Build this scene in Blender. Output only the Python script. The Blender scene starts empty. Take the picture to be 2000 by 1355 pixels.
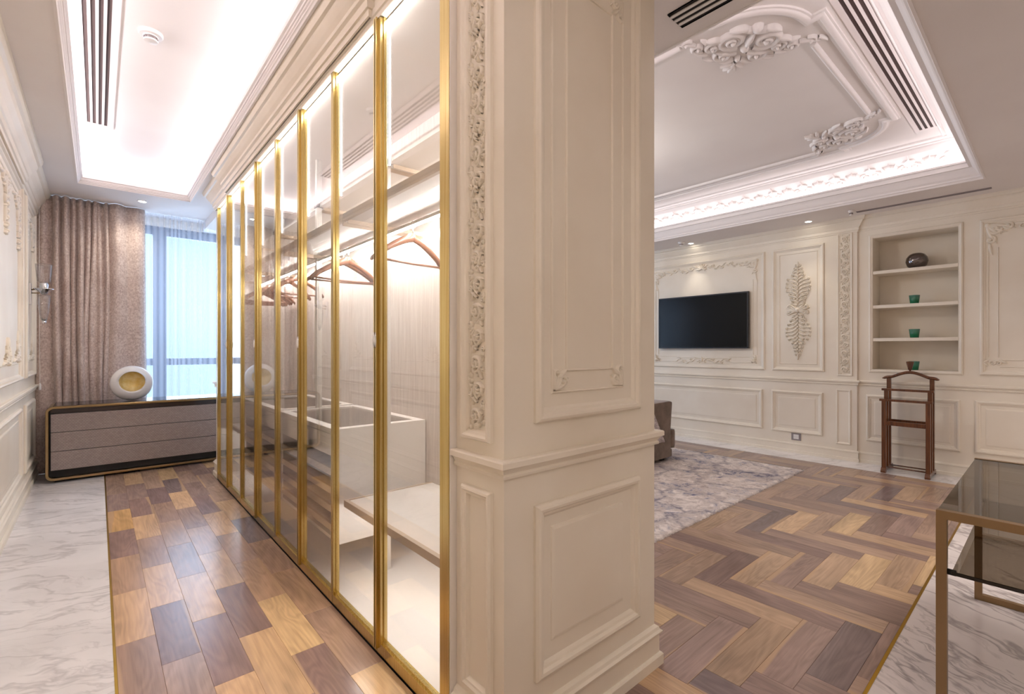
import bpy, bmesh, math, random
from math import sin, cos, pi, sqrt, atan2, radians
from mathutils import Vector, Matrix
random.seed(7)
S = bpy.context.scene
COL = S.collection
D = bpy.data

# ------------------------------------------------------------------ camera
cam = D.objects.new('camera', D.cameras.new('camera')); COL.objects.link(cam)
cam.location = (0, 0, 1.25)
cam.rotation_euler = (pi / 2, 0, -math.atan2(809.0, 928.0))
cam.data.sensor_width = 36.0
cam.data.lens = 36.0 * 928.0 / 2000.0
cam.data.shift_y = 3.5 / 2000.0
cam.data.clip_start = 0.02
S.camera = cam

# ------------------------------------------------------------------ look, world, big lights
S.view_settings.view_transform = 'Standard'
S.view_settings.look = 'None'
S.view_settings.exposure = 0.8
S.view_settings.gamma = 1.0
S.view_settings.use_curve_mapping = False
try:
    cy = S.cycles
    cy.max_bounces = 10; cy.diffuse_bounces = 5; cy.glossy_bounces = 5
    cy.transmission_bounces = 8; cy.transparent_max_bounces = 24
    cy.caustics_reflective = False; cy.caustics_refractive = False
    cy.sample_clamp_indirect = 4.0
    cy.use_denoising = True
except Exception:
    pass

W = D.worlds.new('world'); S.world = W; W.use_nodes = True
bg = W.node_tree.nodes['Background']
bg.inputs[0].default_value = (0.52, 0.71, 1.0, 1)
bg.inputs[1].default_value = 0.85

def area(name, loc, rot, sx, sy, power, col=(1, 1, 1), spread=pi):
    l = D.lights.new(name, 'AREA'); l.shape = 'RECTANGLE'; l.size = sx; l.size_y = sy
    l.energy = power; l.color = col; l.spread = spread
    o = D.objects.new(name, l); COL.objects.link(o); o.location = loc; o.rotation_euler = rot
    return o
# daylight entering through the two windows of the far wall
area('daylight_window', (0.8, 7.45, 1.6), (-pi / 2, 0, 0), 2.6, 2.4, 70, (0.62, 0.78, 1.0))
area('daylight_window_right', (4.2, 7.45, 1.6), (-pi / 2, 0, 0), 2.6, 2.4, 60, (0.72, 0.84, 1.0))
# added fill lights out of view near the ceiling, not fixtures of the flat
area('fill_back', (0.25, -1.2, 2.62), (0, 0, 0), 1.2, 1.2, 7, (1.0, 0.94, 0.86))
area('fill_back_right', (4.0, -0.45, 2.62), (0, 0, 0), 2.6, 0.5, 14, (1.0, 0.93, 0.88), 1.9)
l_ = D.lights.new('salon_fill_light', 'POINT'); l_.energy = 24; l_.color = (1.0, 0.95, 0.90); l_.shadow_soft_size = 0.18  # unseen fill light added behind the pier to brighten the salon ceiling and floor
o_ = D.objects.new('salon_fill_light', l_); COL.objects.link(o_); o_.location = (3.35, 3.1, 2.70)
E_LED_LEFT, E_LED_RIGHT, E_LED_CLOSET, E_LED_V, E_DOWN, P_SPOT = 15.0, 6.2, 28.0, 58.0, 25.0, 8.0

# ------------------------------------------------------------------ materials
def lin(c):
    return tuple(((x / 255) / 12.92 if x / 255 <= 0.04045 else ((x / 255 + 0.055) / 1.055) ** 2.4) for x in c)
def mat(name, rgb=None, rough=0.5, metal=0.0, spec=0.5, **kw):
    m = D.materials.new(name); m.use_nodes = True
    b = m.node_tree.nodes['Principled BSDF']
    if rgb: b.inputs['Base Color'].default_value = (*lin(rgb), 1)
    b.inputs['Roughness'].default_value = rough
    b.inputs['Metallic'].default_value = metal
    b.inputs['Specular IOR Level'].default_value = spec
    for k, v in kw.items(): b.inputs[k.replace('_', ' ')].default_value = v
    return m
class NT:
    def __init__(s, m): s.t = m.node_tree; s.n = s.t.nodes; s.l = s.t.links; s.b = s.n.get('Principled BSDF')
    def new(s, typ, **kw):
        n = s.n.new(typ)
        for k, v in kw.items(): setattr(n, k, v)
        return n
    def link(s, a, b): s.l.new(a, b)
    def ramp(s, fac, stops):
        r = s.new('ShaderNodeValToRGB'); e = r.color_ramp.elements
        while len(e) < len(stops): e.new(0.5)
        for el, (p, c) in zip(e, stops):
            el.position = p; el.color = (*c, 1) if len(c) == 3 else c
        s.link(fac, r.inputs[0]); return r.outputs[0]
    def math(s, op, a, b=None, c=None):
        n = s.new('ShaderNodeMath', operation=op)
        for i, v in enumerate((a, b, c)):
            if v is None: continue
            if isinstance(v, (int, float)): n.inputs[i].default_value = v
            else: s.link(v, n.inputs[i])
        return n.outputs[0]
    def mix(s, f, a, b, mode='MIX'):
        n = s.new('ShaderNodeMix', data_type='RGBA', blend_type=mode)
        for i, v in ((0, f), (6, a), (7, b)):
            if isinstance(v, (int, float)): n.inputs[i].default_value = v
            elif isinstance(v, tuple): n.inputs[i].default_value = (*v, 1) if len(v) == 3 else v
            else: s.link(v, n.inputs[i])
        return n.outputs[2]
    def coords(s, kind='Object', scale=(1, 1, 1), rot=(0, 0, 0), off=None):
        tc = s.new('ShaderNodeTexCoord'); mp = s.new('ShaderNodeMapping')
        mp.inputs['Scale'].default_value = scale; mp.inputs['Rotation'].default_value = rot
        src = tc.outputs[kind]
        if off is not None:
            add = s.new('ShaderNodeVectorMath', operation='ADD'); s.link(src, add.inputs[0]); s.link(off, add.inputs[1]); src = add.outputs[0]
        s.link(src, mp.inputs[0]); return mp.outputs[0]
    def noise(s, vec, scale, detail=4, rough=0.5, dist=0.0, out=0):
        n = s.new('ShaderNodeTexNoise'); n.inputs['Scale'].default_value = scale; n.inputs['Detail'].default_value = detail
        n.inputs['Roughness'].default_value = rough; n.inputs['Distortion'].default_value = dist
        s.link(vec, n.inputs['Vector']); return n.outputs[out]
    def bump(s, h, strength=0.2, dist=0.01):
        b = s.new('ShaderNodeBump'); b.inputs['Strength'].default_value = strength; b.inputs['Distance'].default_value = dist
        s.link(h, b.inputs['Height']); s.link(b.outputs[0], s.b.inputs['Normal'])

M = {}
M['ivory'] = mat('ivory_paint', (237, 227, 211), 0.42, spec=0.35)
t = NT(M['ivory']); c = t.coords('Object', (1, 1, 1)); n = t.noise(c, 2.2, 3)
t.link(t.ramp(n, [(0.35, lin((232, 221, 204))), (0.65, lin((239, 230, 215)))]), t.b.inputs['Base Color'])
M['ceiling'] = mat('ceiling_paint', (236, 229, 226), 0.75, spec=0.2)
t = NT(M['ceiling']); c = t.coords('Object'); n = t.noise(c, 1.4, 2)
t.link(t.ramp(n, [(0.35, lin((233, 226, 223))), (0.65, lin((238, 232, 229)))]), t.b.inputs['Base Color'])
M['plaster'] = mat('white_plaster', (240, 234, 232), 0.6, spec=0.25)
M['laminate'] = mat('cream_laminate', (238, 232, 226), 0.35, spec=0.4)
M['laminate_gloss'] = mat('glossy_cream_lacquer', (230, 222, 214), 0.04, spec=1.0, Coat_Weight=1.0, Coat_Roughness=0.02, Coat_IOR=2.2)
M['shelf_edge'] = mat('beige_shelf_edge', (205, 186, 165), 0.4)
M['back_panel'] = mat('striated_back_panel', (222, 208, 196), 0.5)
t = NT(M['back_panel']); c = t.coords('Object', (1, 30, 1.2)); n = t.noise(c, 2.0, 5, 0.6)
t.link(t.ramp(n, [(0.3, lin((206, 192, 184))), (0.7, lin((232, 222, 215)))]), t.b.inputs['Base Color'])
M['gold'] = mat('brushed_gold', (200, 176, 112), 0.25, metal=1.0)
t = NT(M['gold']); c = t.coords('Object', (60, 60, 0.6)); n = t.noise(c, 3.0, 3)
t.link(t.ramp(n, [(0.3, lin((186, 160, 92))), (0.7, lin((214, 194, 138)))]), t.b.inputs['Base Color'])
M['gold_strip'] = mat('brass_strip', (190, 150, 50), 0.3, metal=1.0)
M['bronze'] = mat('satin_bronze', (158, 134, 98), 0.32, metal=1.0)
M['bronze_table'] = mat('bronze_table_metal', (150, 124, 92), 0.35, metal=0.85)
M['alu'] = mat('white_aluminium', (232, 228, 222), 0.3, metal=0.3)
M['chrome'] = mat('chrome', (225, 225, 228), 0.08, metal=1.0)
M['dark_clip'] = mat('grey_clip', (120, 112, 106), 0.5)
M['black'] = mat('black_gap', (16, 13, 12), 0.6)
M['slot'] = mat('slot_dark', (70, 52, 48), 0.7)
M['slot2'] = mat('slot_black', (22, 14, 10), 0.7)
M['vent_white'] = mat('vent_white', (238, 228, 226), 0.5)
M['vent_grey'] = mat('vent_grey', (150, 140, 140), 0.5)
M['plastic'] = mat('white_plastic', (240, 236, 234), 0.35)
M['window_frame'] = mat('grey_window_frame', (88, 98, 122), 0.4)
M['tv_bezel'] = mat('tv_bezel', (26, 27, 34), 0.3)
M['tv_screen'] = mat('tv_screen', (9, 9, 9), 0.2, spec=0.25)
M['walnut_dark'] = mat('valet_walnut', (92, 52, 26), 0.3, Coat_Weight=0.4)
t = NT(M['walnut_dark']); c = t.coords('Object', (40, 40, 3)); n = t.noise(c, 2.0, 4)
t.link(t.ramp(n, [(0.3, lin((70, 36, 17))), (0.7, lin((116, 68, 36)))]), t.b.inputs['Base Color'])
M['hanger'] = mat('hanger_wood', (146, 98, 74), 0.3, Coat_Weight=0.3)
M['dark_lacquer'] = mat('dark_brown_lacquer', (58, 46, 44), 0.15)
M['velvet'] = mat('brown_velvet', (122, 104, 90), 0.8, spec=0.2, Sheen_Weight=0.35)
t = NT(M['velvet']); c = t.coords('Object'); n = t.noise(c, 9.0, 4, 0.6)
t.link(t.ramp(n, [(0.3, lin((102, 84, 70))), (0.7, lin((136, 116, 102)))]), t.b.inputs['Base Color'])
M['throw'] = mat('pale_throw', (208, 198, 198), 0.9, spec=0.1)
t = NT(M['throw']); c = t.coords('Object'); n = t.noise(c, 60.0, 2)
t.link(t.ramp(n, [(0.4, lin((178, 168, 170))), (0.6, lin((222, 212, 212)))]), t.b.inputs['Base Color'])

def glass_thin(name, tint=(1, 1, 1), ior=1.45, rough=0.0, boost=1.0):
    m = D.materials.new(name); m.use_nodes = True; t = NT(m); t.n.remove(t.b)
    out = t.n['Material Output']
    tr = t.new('ShaderNodeBsdfTransparent'); tr.inputs[0].default_value = (*tint, 1)
    gl = t.new('ShaderNodeBsdfGlossy'); gl.inputs['Roughness'].default_value = rough
    f0 = ((ior - 1) / (ior + 1)) ** 2
    lw = t.new('ShaderNodeLayerWeight'); lw.inputs[0].default_value = 0.5     # facing = 1 - |cos|, the same from both sides of the pane
    f = t.math('ADD', f0, t.math('MULTIPLY', t.math('POWER', lw.outputs['Facing'], 5.0), 1 - f0))
    f = t.math('MINIMUM', t.math('MULTIPLY', f, boost), 0.95)
    mx = t.new('ShaderNodeMixShader'); t.link(f, mx.inputs[0]); t.link(tr.outputs[0], mx.inputs[1]); t.link(gl.outputs[0], mx.inputs[2])
    t.link(mx.outputs[0], out.inputs[0]); return m
M['glass'] = glass_thin('clear_glass', (0.97, 0.965, 0.95), 1.5, 0.0, 1.5)
M['win_glass'] = glass_thin('window_glass', (0.93, 0.96, 0.98), 1.45)
M['smoke_glass'] = glass_thin('smoked_glass', (0.50, 0.46, 0.40), 1.5)
M['smoke_edge'] = mat('smoked_glass_edge', (40, 34, 28), 0.1)
M['crystal'] = glass_thin('crystal_glass', (0.95, 0.945, 0.94), 1.6, 0.06, 1.3)
M['silver_glass'] = mat('smoked_silver_glass', (120, 112, 110), 0.06, metal=0.9)
def green():
    m = D.materials.new('green_glass'); m.use_nodes = True; t = NT(m); b = t.b
    tc = t.new('ShaderNodeTexCoord'); sx = t.new('ShaderNodeSeparateXYZ'); t.link(tc.outputs['Object'], sx.inputs[0])
    col = t.ramp(t.math('MULTIPLY', sx.outputs[2], 10.0), [(0.3, lin((38, 132, 92))), (0.85, lin((96, 150, 130)))])
    t.link(col, b.inputs['Base Color']); b.inputs['Roughness'].default_value = 0.12
    b.inputs['Transmission Weight'].default_value = 0.25; return m
M['green'] = green()
M['candle'] = mat('pale_wax', (170, 190, 150), 0.5)

def emit(name, rgb, strength):
    m = D.materials.new(name); m.use_nodes = True; t = NT(m); t.n.remove(t.b)
    e = t.new('ShaderNodeEmission'); e.inputs[0].default_value = (*rgb, 1); e.inputs[1].default_value = strength
    t.link(e.outputs[0], t.n['Material Output'].inputs[0]); return m
M['led_left'] = emit('led_cove_left', (0.99, 0.94, 1.0), E_LED_LEFT)
M['led_right'] = emit('led_cove_right', (1.0, 0.94, 0.97), E_LED_RIGHT)
M['led_closet'] = emit('led_wardrobe', (1.0, 0.965, 0.945), E_LED_CLOSET)
M['led_post'] = emit('led_wardrobe_post', (1.0, 0.965, 0.945), E_LED_V)
M['led_edge'] = emit('led_door_edge', (1.0, 0.965, 0.945), 9.0)
M['lens'] = emit('downlight_lens', (1.0, 0.93, 0.8), E_DOWN)

def wood():
    m = D.materials.new('walnut_plank'); m.use_nodes = True; t = NT(m); b = t.b
    oi = t.new('ShaderNodeObjectInfo')
    rnd = oi.outputs['Random']
    cmb = t.new('ShaderNodeCombineXYZ')
    t.link(t.math('MULTIPLY', rnd, 61.0), cmb.inputs[0]); t.link(t.math('MULTIPLY', rnd, 23.0), cmb.inputs[1]); t.link(t.math('MULTIPLY', rnd, 47.0), cmb.inputs[2])
    c1 = t.coords('Object', (1.5, 8.0, 1.0), off=cmb.outputs[0])
    # cathedral figure: distance field bent by low noise -> bands
    n0 = t.noise(c1, 1.0, 2, 0.4, 0.6)
    bands = t.math('SINE', t.math('MULTIPLY', n0, 62.0))
    c2 = t.coords('Object', (4.0, 110.0, 1.0), off=cmb.outputs[0])
    fine = t.noise(c2, 1.0, 4, 0.6)
    c3 = t.coords('Object', (1.6, 6.0, 1.0), off=cmb.outputs[0])
    blot = t.noise(c3, 1.2, 2, 0.5)
    v = t.math('ADD', t.math('MULTIPLY', bands, 0.07), t.math('MULTIPLY', t.math('SUBTRACT', fine, 0.5), 0.55))
    v = t.math('ADD', v, t.math('MULTIPLY', t.math('SUBTRACT', blot, 0.5), 0.75))
    v = t.math('ADD', v, 0.97)
    hv = t.new('ShaderNodeHueSaturation'); t.link(oi.outputs['Color'], hv.inputs['Color']); t.link(v, hv.inputs['Value'])
    # pale sapwood along one edge of some boards
    tc = t.new('ShaderNodeTexCoord'); sp = t.new('ShaderNodeSeparateXYZ'); t.link(tc.outputs['Object'], sp.inputs[0])
    wob = t.math('MULTIPLY', t.math('SUBTRACT', t.noise(c1, 0.6, 2), 0.5), 0.10)
    edge = t.math('ADD', t.math('MULTIPLY', sp.outputs[1], t.math('SUBTRACT', t.math('MULTIPLY', t.math('GREATER_THAN', t.math('FRACT', t.math('MULTIPLY', rnd, 17.0)), 0.5), 2.0), 1.0)), wob)
    mask = t.new('ShaderNodeMapRange'); mask.inputs[1].default_value = 0.046; mask.inputs[2].default_value = 0.054
    t.link(edge, mask.inputs[0])
    has = t.math('GREATER_THAN', t.math('FRACT', t.math('MULTIPLY', rnd, 7.3)), 0.68)
    f = t.math('MULTIPLY', t.math('MULTIPLY', mask.outputs[0], has), 0.75)
    col = t.mix(f, hv.outputs[0], lin((188, 154, 120)))
    t.link(col, b.inputs['Base Color'])
    b.inputs['Roughness'].default_value = 0.30
    b.inputs['Specular IOR Level'].default_value = 0.45
    t.link(t.math('ADD', 0.17, t.math('MULTIPLY', fine, 0.12)), b.inputs['Roughness'])
    t.bump(fine, 0.06, 0.002)
    return m
M['wood'] = wood()
def marble(name, rot, dark, strength, base=(240, 236, 236)):
    m = D.materials.new(name); m.use_nodes = True; t = NT(m); b = t.b
    c = t.coords('Object', (1, 1, 1), (0, 0, rot))
    warp = t.noise(c, 1.6, 4, 0.55, out=1)
    def layer(sc, wamt, lo, hi):
        mx = t.new('ShaderNodeVectorMath', operation='SCALE'); t.link(warp, mx.inputs[0]); mx.inputs[3].default_value = wamt
        ad = t.new('ShaderNodeVectorMath', operation='ADD'); t.link(c, ad.inputs[0]); t.link(mx.outputs[0], ad.inputs[1])
        mp = t.new('ShaderNodeMapping'); mp.inputs['Scale'].default_value = sc; t.link(ad.outputs[0], mp.inputs[0])
        n = t.noise(mp.outputs[0], 1.0, 5, 0.6)
        r = t.math('ABSOLUTE', t.math('SUBTRACT', n, 0.5))
        q = t.new('ShaderNodeMapRange'); q.inputs[1].default_value = lo; q.inputs[2].default_value = hi; q.inputs[3].default_value = 1; q.inputs[4].default_value = 0
        t.link(r, q.inputs[0]); return q.outputs[0]
    a = layer((1.0, 3.8, 1), 0.35, 0.0, 0.028)
    bb = layer((2.6, 12.0, 1), 0.5, 0.0, 0.03)
    gate = t.noise(c, 1.3, 2)
    g = t.new('ShaderNodeMapRange'); g.inputs[1].default_value = 0.42; g.inputs[2].default_value = 0.62; t.link(gate, g.inputs[0])
    f = t.math('MULTIPLY', t.math('MAXIMUM', a, t.math('MULTIPLY', bb, t.math('MULTIPLY', g.outputs[0], 0.8))), strength)
    soft = t.noise(c, 2.4, 3)
    base_c = t.ramp(soft, [(0.3, lin(tuple(x - 16 for x in base))), (0.6, lin(base))])
    t.link(t.mix(f, base_c, lin(dark)), b.inputs['Base Color'])
    b.inputs['Roughness'].default_value = 0.16; b.inputs['Specular IOR Level'].default_value = 0.5
    return m
M['marble_l'] = marble('pale_marble', 0.5, (146, 140, 142), 0.38)
M['marble_r'] = marble('veined_marble', -1.0, (104, 92, 92), 0.6, (226, 216, 213))

def fabric():
    m = D.materials.new('damask_curtain'); m.use_nodes = True; t = NT(m); b = t.b
    c = t.coords('Object', (1, 1, 0.8)); n = t.noise(c, 62, 4, 0.65, 0.5); n2 = t.noise(c, 6, 3)
    v = t.math('ADD', t.math('MULTIPLY', n, 0.75), t.math('MULTIPLY', n2, 0.25))
    col = t.ramp(v, [(0.36, lin((176, 152, 143))), (0.5, lin((204, 184, 175))), (0.62, lin((224, 208, 200)))])
    t.link(col, b.inputs['Base Color']); b.inputs['Roughness'].default_value = 0.55
    b.inputs['Sheen Weight'].default_value = 0.3; t.bump(n, 0.15, 0.003); return m
M['curtain'] = fabric()
def sheer():
    m = D.materials.new('sheer_voile'); m.use_nodes = True; t = NT(m); t.n.remove(t.b)
    tr = t.new('ShaderNodeBsdfTransparent'); tr.inputs[0].default_value = (0.97, 0.98, 1.0, 1)
    tl = t.new('ShaderNodeBsdfTranslucent'); tl.inputs[0].default_value = (0.80, 0.83, 0.90, 1)
    df = t.new('ShaderNodeBsdfDiffuse'); df.inputs[0].default_value = (0.80, 0.80, 0.86, 1)
    m1 = t.new('ShaderNodeMixShader'); m1.inputs[0].default_value = 0.5; t.link(tl.outputs[0], m1.inputs[1]); t.link(df.outputs[0], m1.inputs[2])
    lw = t.new('ShaderNodeLayerWeight'); lw.inputs[0].default_value = 0.5
    f = t.math('ADD', t.math('MULTIPLY', lw.outputs['Facing'], 0.65), 0.22)
    m2 = t.new('ShaderNodeMixShader'); t.link(f, m2.inputs[0]); t.link(tr.outputs[0], m2.inputs[1]); t.link(m1.outputs[0], m2.inputs[2])
    t.link(m2.outputs[0], t.n['Material Output'].inputs[0]); return m
M['sheer'] = sheer()
def weave():
    m = mat('woven_leather', (160, 146, 142), 0.45); t = NT(m)
    c = t.coords('Object', (1, 1, 1)); ck = t.new('ShaderNodeTexBrick')
    tc = t.new('ShaderNodeTexCoord'); sp = t.new('ShaderNodeSeparateXYZ'); t.link(tc.outputs['Object'], sp.inputs[0])
    cb = t.new('ShaderNodeCombineXYZ'); t.link(sp.outputs[0], cb.inputs[0]); t.link(sp.outputs[2], cb.inputs[1])
    t.link(cb.outputs[0], ck.inputs['Vector'])
    ck.inputs['Scale'].default_value = 1.0; ck.inputs['Brick Width'].default_value = 0.022; ck.inputs['Row Height'].default_value = 0.0135
    ck.inputs['Mortar Size'].default_value = 0.0013; ck.inputs['Mortar Smooth'].default_value = 0.6
    ck.inputs['Color1'].default_value = (*lin((166, 152, 147)), 1); ck.inputs['Color2'].default_value = (*lin((152, 138, 135)), 1); ck.inputs['Mortar'].default_value = (*lin((112, 98, 96)), 1)
    t.link(ck.outputs[0], t.b.inputs['Base Color']); t.bump(ck.outputs[1], -0.4, 0.004); return m
M['weave'] = weave()
def rugmat():
    m = D.materials.new('distressed_rug'); m.use_nodes = True; t = NT(m); b = t.b
    c = t.coords('Object'); n1 = t.noise(c, 2.4, 6, 0.7, 1.2); n2 = t.noise(c, 9, 5, 0.75, 1.5); n3 = t.noise(c, 45, 3, 0.6)
    c4 = t.coords('Object', (1, 1, 1), (0, 0, 0.6)); vo = t.new('ShaderNodeTexVoronoi', feature='DISTANCE_TO_EDGE'); vo.inputs['Scale'].default_value = 1.7
    mx = t.new('ShaderNodeVectorMath', operation='SCALE'); nz = t.noise(c, 3, 4, 0.6, out=1); t.link(nz, mx.inputs[0]); mx.inputs[3].default_value = 0.5
    ad = t.new('ShaderNodeVectorMath', operation='ADD'); t.link(c4, ad.inputs[0]); t.link(mx.outputs[0], ad.inputs[1]); t.link(ad.outputs[0], vo.inputs['Vector'])
    base = t.ramp(n2, [(0.32, lin((160, 148, 146))), (0.46, lin((202, 190, 184))), (0.62, lin((228, 218, 212)))])
    blue = t.math('MULTIPLY', t.ramp(n1, [(0.50, (0, 0, 0)), (0.60, (1, 1, 1))]), t.ramp(n2, [(0.45, (0, 0, 0)), (0.6, (1, 1, 1))]))
    col = t.mix(t.math('MULTIPLY', blue, 0.9), base, lin((84, 90, 122)))
    ln = t.ramp(vo.outputs[0], [(0.0, (1, 1, 1)), (0.07, (0, 0, 0))])
    col = t.mix(t.math('MULTIPLY', t.math('MULTIPLY', ln, 0.8), t.ramp(n2, [(0.4, (0, 0, 0)), (0.55, (1, 1, 1))])), col, lin((112, 106, 118)))
    t.link(col, b.inputs['Base Color']); b.inputs['Roughness'].default_value = 0.95; b.inputs['Specular IOR Level'].default_value = 0.1
    t.bump(n3, 0.6, 0.006); return m
M['rug'] = rugmat()
def goldleaf():
    m = mat('gold_leaf', (214, 180, 100), 0.45, metal=0.25); t = NT(m); c = t.coords('Object'); n = t.noise(c, 14, 4, 0.6)
    t.link(t.ramp(n, [(0.3, lin((214, 176, 84))), (0.7, lin((240, 224, 172)))]), t.b.inputs['Base Color']); return m
M['goldleaf'] = goldleaf()
M['ceramic'] = mat('white_ceramic', (240, 236, 236), 0.25)

# ------------------------------------------------------------------ mesh building
class MB:
    def __init__(s, P=None): s.v = []; s.f = []; s.P = P
    def add(s, pts):
        i = len(s.v)
        s.v.extend([tuple(s.P(*p)) for p in pts] if s.P else [tuple(p) for p in pts]); return i
    def box(s, x0, y0, z0, x1, y1, z1):
        i = s.add([(x0, y0, z0), (x1, y0, z0), (x1, y1, z0), (x0, y1, z0), (x0, y0, z1), (x1, y0, z1), (x1, y1, z1), (x0, y1, z1)])
        for q in ((0, 3, 2, 1), (4, 5, 6, 7), (0, 1, 5, 4), (1, 2, 6, 5), (2, 3, 7, 6), (3, 0, 4, 7)): s.f.append(tuple(i + k for k in q))
        return s
    def quad(s, a, b, c, d):
        i = s.add([a, b, c, d]); s.f.append((i, i + 1, i + 2, i + 3)); return s
    def grid(s, rows, closed_u=False, closed_v=False):
        n, m = len(rows), len(rows[0]); i = s.add([p for r in rows for p in r])
        for a in range(n if closed_v else n - 1):
            for b in range(m if closed_u else m - 1):
                a2, b2 = (a + 1) % n, (b + 1) % m
                s.f.append((i + a * m + b, i + a * m + b2, i + a2 * m + b2, i + a2 * m + b))
        return i
    def cap(s, start, count, rev=False):
        f = tuple(range(start, start + count)); s.f.append(f[::-1] if rev else f)
    def tube(s, path, r, n=8, caps=True, closed=False):
        path = [Vector(p) for p in path]; rows = []; up = None
        for k, p in enumerate(path):
            if closed: d = path[(k + 1) % len(path)] - path[k - 1]
            else: d = path[min(k + 1, len(path) - 1)] - path[max(k - 1, 0)]
            d.normalize()
            if up is None:
                up = Vector((0, 0, 1)) if abs(d.z) < 0.9 else Vector((1, 0, 0))
            x = d.cross(up).normalized(); y = x.cross(d).normalized(); up = y
            rr = r[k] if isinstance(r, (list, tuple)) else r
            rows.append([tuple(p + x * cos(2 * pi * j / n) * rr + y * sin(2 * pi * j / n) * rr) for j in range(n)])
        i = s.grid(rows, closed_u=True, closed_v=closed)
        if caps and not closed:
            s.cap(i, n); s.cap(i + (len(rows) - 1) * n, n, True)
        return s
    def lathe(s, prof, cx, cy, cz=0, n=24, sx=1, sy=1, caps=True):
        rows = [[(cx + r * cos(2 * pi * j / n) * sx, cy + r * sin(2 * pi * j / n) * sy, cz + z) for j in range(n)] for r, z in prof]
        i = s.grid(rows, closed_u=True)
        if caps: s.cap(i, n); s.cap(i + (len(rows) - 1) * n, n, True)
        return s
    def prism(s, poly, z0, z1):
        n = len(poly); i = s.add([(x, y, z0) for x, y in poly] + [(x, y, z1) for x, y in poly])
        for k in range(n): s.f.append((i + k, i + (k + 1) % n, i + n + (k + 1) % n, i + n + k))
        s.cap(i, n, True); s.cap(i + n, n); return s
    def frame(s, u0, u1, v0, v1, prof):
        rows = [[(u0 + d, v0 + d, h), (u1 - d, v0 + d, h), (u1 - d, v1 - d, h), (u0 + d, v1 - d, h)] for d, h in prof]
        s.grid(rows, closed_u=True); return s
    def sweep(s, path, prof, closed=False, caps=True):
        # 2D path with a mitred cross-section (offset to the left, height)
        n = len(path); nor = []
        for k in range(n):
            def nrm(a, b):
                dx, dy = b[0] - a[0], b[1] - a[1]; l = math.hypot(dx, dy); return (-dy / l, dx / l)
            if closed or 0 < k < n - 1:
                n1 = nrm(path[k - 1], path[k]); n2 = nrm(path[k], path[(k + 1) % n])
                q = 1 + n1[0] * n2[0] + n1[1] * n2[1]; q = max(q, 0.25)
                nor.append(((n1[0] + n2[0]) / q, (n1[1] + n2[1]) / q))
            elif k == 0: nor.append(nrm(path[0], path[1]))
            else: nor.append(nrm(path[-2], path[-1]))
        rows = [[(p[0] + m[0] * d, p[1] + m[1] * d, h) for d, h in prof] for p, m in zip(path, nor)]
        i = s.grid(rows, closed_v=closed)
        if caps and not closed:
            s.cap(i, len(prof)); s.cap(i + (n - 1) * len(prof), len(prof), True)
        return s
    def ball(s, c, r, n=10, m=6, sq=(1, 1, 1)):
        rows = [[(c[0] + r * sq[0] * sin(pi * a / m) * cos(2 * pi * j / n), c[1] + r * sq[1] * sin(pi * a / m) * sin(2 * pi * j / n), c[2] + r * sq[2] * cos(pi * a / m)) for j in range(n)] for a in range(m + 1)]
        s.grid(rows, closed_u=True); return s
    # ---- carved relief in a plane (u, v, h)
    def ridge(s, pts, ws, hs):
        rows = []
        for k, (u, v) in enumerate(pts):
            a = pts[max(k - 1, 0)]; b = pts[min(k + 1, len(pts) - 1)]
            dx, dy = b[0] - a[0], b[1] - a[1]; l = math.hypot(dx, dy) or 1; nx, ny = -dy / l, dx / l
            w, h = ws[k], hs[k]
            rows.append([(u + nx * w * o, v + ny * w * o, h * q) for o, q in ((-1, -0.02), (-0.72, 0.62), (0, 1.0), (0.72, 0.62), (1, -0.02))])
        s.grid(rows)
    def scroll(s, u, v, r, a0, turns, sgn, w, h, n=22, eye=True):
        pts, ws, hs = [], [], []
        for k in range(n + 1):
            q = k / n; a = a0 + sgn * turns * 2 * pi * q; rr = r * (1 - 0.80 * q ** 0.8)
            pts.append((u + rr * cos(a), v + rr * sin(a))); ws.append(w * (0.45 + 0.75 * sin(pi * min(1, q * 0.8 + 0.2)) * (1 - 0.35 * q))); hs.append(h * (0.75 + 0.25 * q))
        s.ridge(pts, ws, hs)
        if eye: s.boss(u, v, w * 1.0, h * 1.25)
    def boss(s, u, v, r, h, n=8):
        rows = [[(u + r * cos(2 * pi * j / n) * q, v + r * sin(2 * pi * j / n) * q, h * e) for j in range(n)] for q, e in ((1, -0.02), (0.85, 0.55), (0.45, 0.92), (0.02, 1.0))]
        s.grid(rows, closed_u=True)
    def leaf(s, u, v, a, L, w, h, curl=0.0, n=7):
        pts, ws, hs = [], [], []
        x, y = u, v; d = a
        for k in range(n + 1):
            q = k / n; pts.append((x, y)); ws.append(max(w * sin(pi * (0.12 + 0.88 * q) ** 0.8) if q < 1 else 0.0, w * 0.06)); hs.append(h * (0.55 + 0.45 * sin(pi * (0.2 + 0.75 * q))))
            x += cos(d) * L / n; y += sin(d) * L / n; d += curl / n
        s.ridge(pts, ws, hs)
    def build(s, name, m, parent=None, smooth=False, recalc=True, bevel=0.0, auto=None):
        me = D.meshes.new(name); me.from_pydata(s.v, [], s.f); me.update()
        if recalc or bevel:
            bm = bmesh.new(); bm.from_mesh(me)
            if bevel:
                bmesh.ops.remove_doubles(bm, verts=bm.verts, dist=1e-5)
                bmesh.ops.recalc_face_normals(bm, faces=bm.faces)
                ed = [e for e in bm.edges if len(e.link_faces) == 2 and e.calc_face_angle(0) > 0.6]
                bmesh.ops.bevel(bm, geom=ed, offset=bevel, segments=2, affect='EDGES', profile=0.7, clamp_overlap=True)
            else: bmesh.ops.recalc_face_normals(bm, faces=bm.faces)
            bm.to_mesh(me); bm.free()
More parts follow.
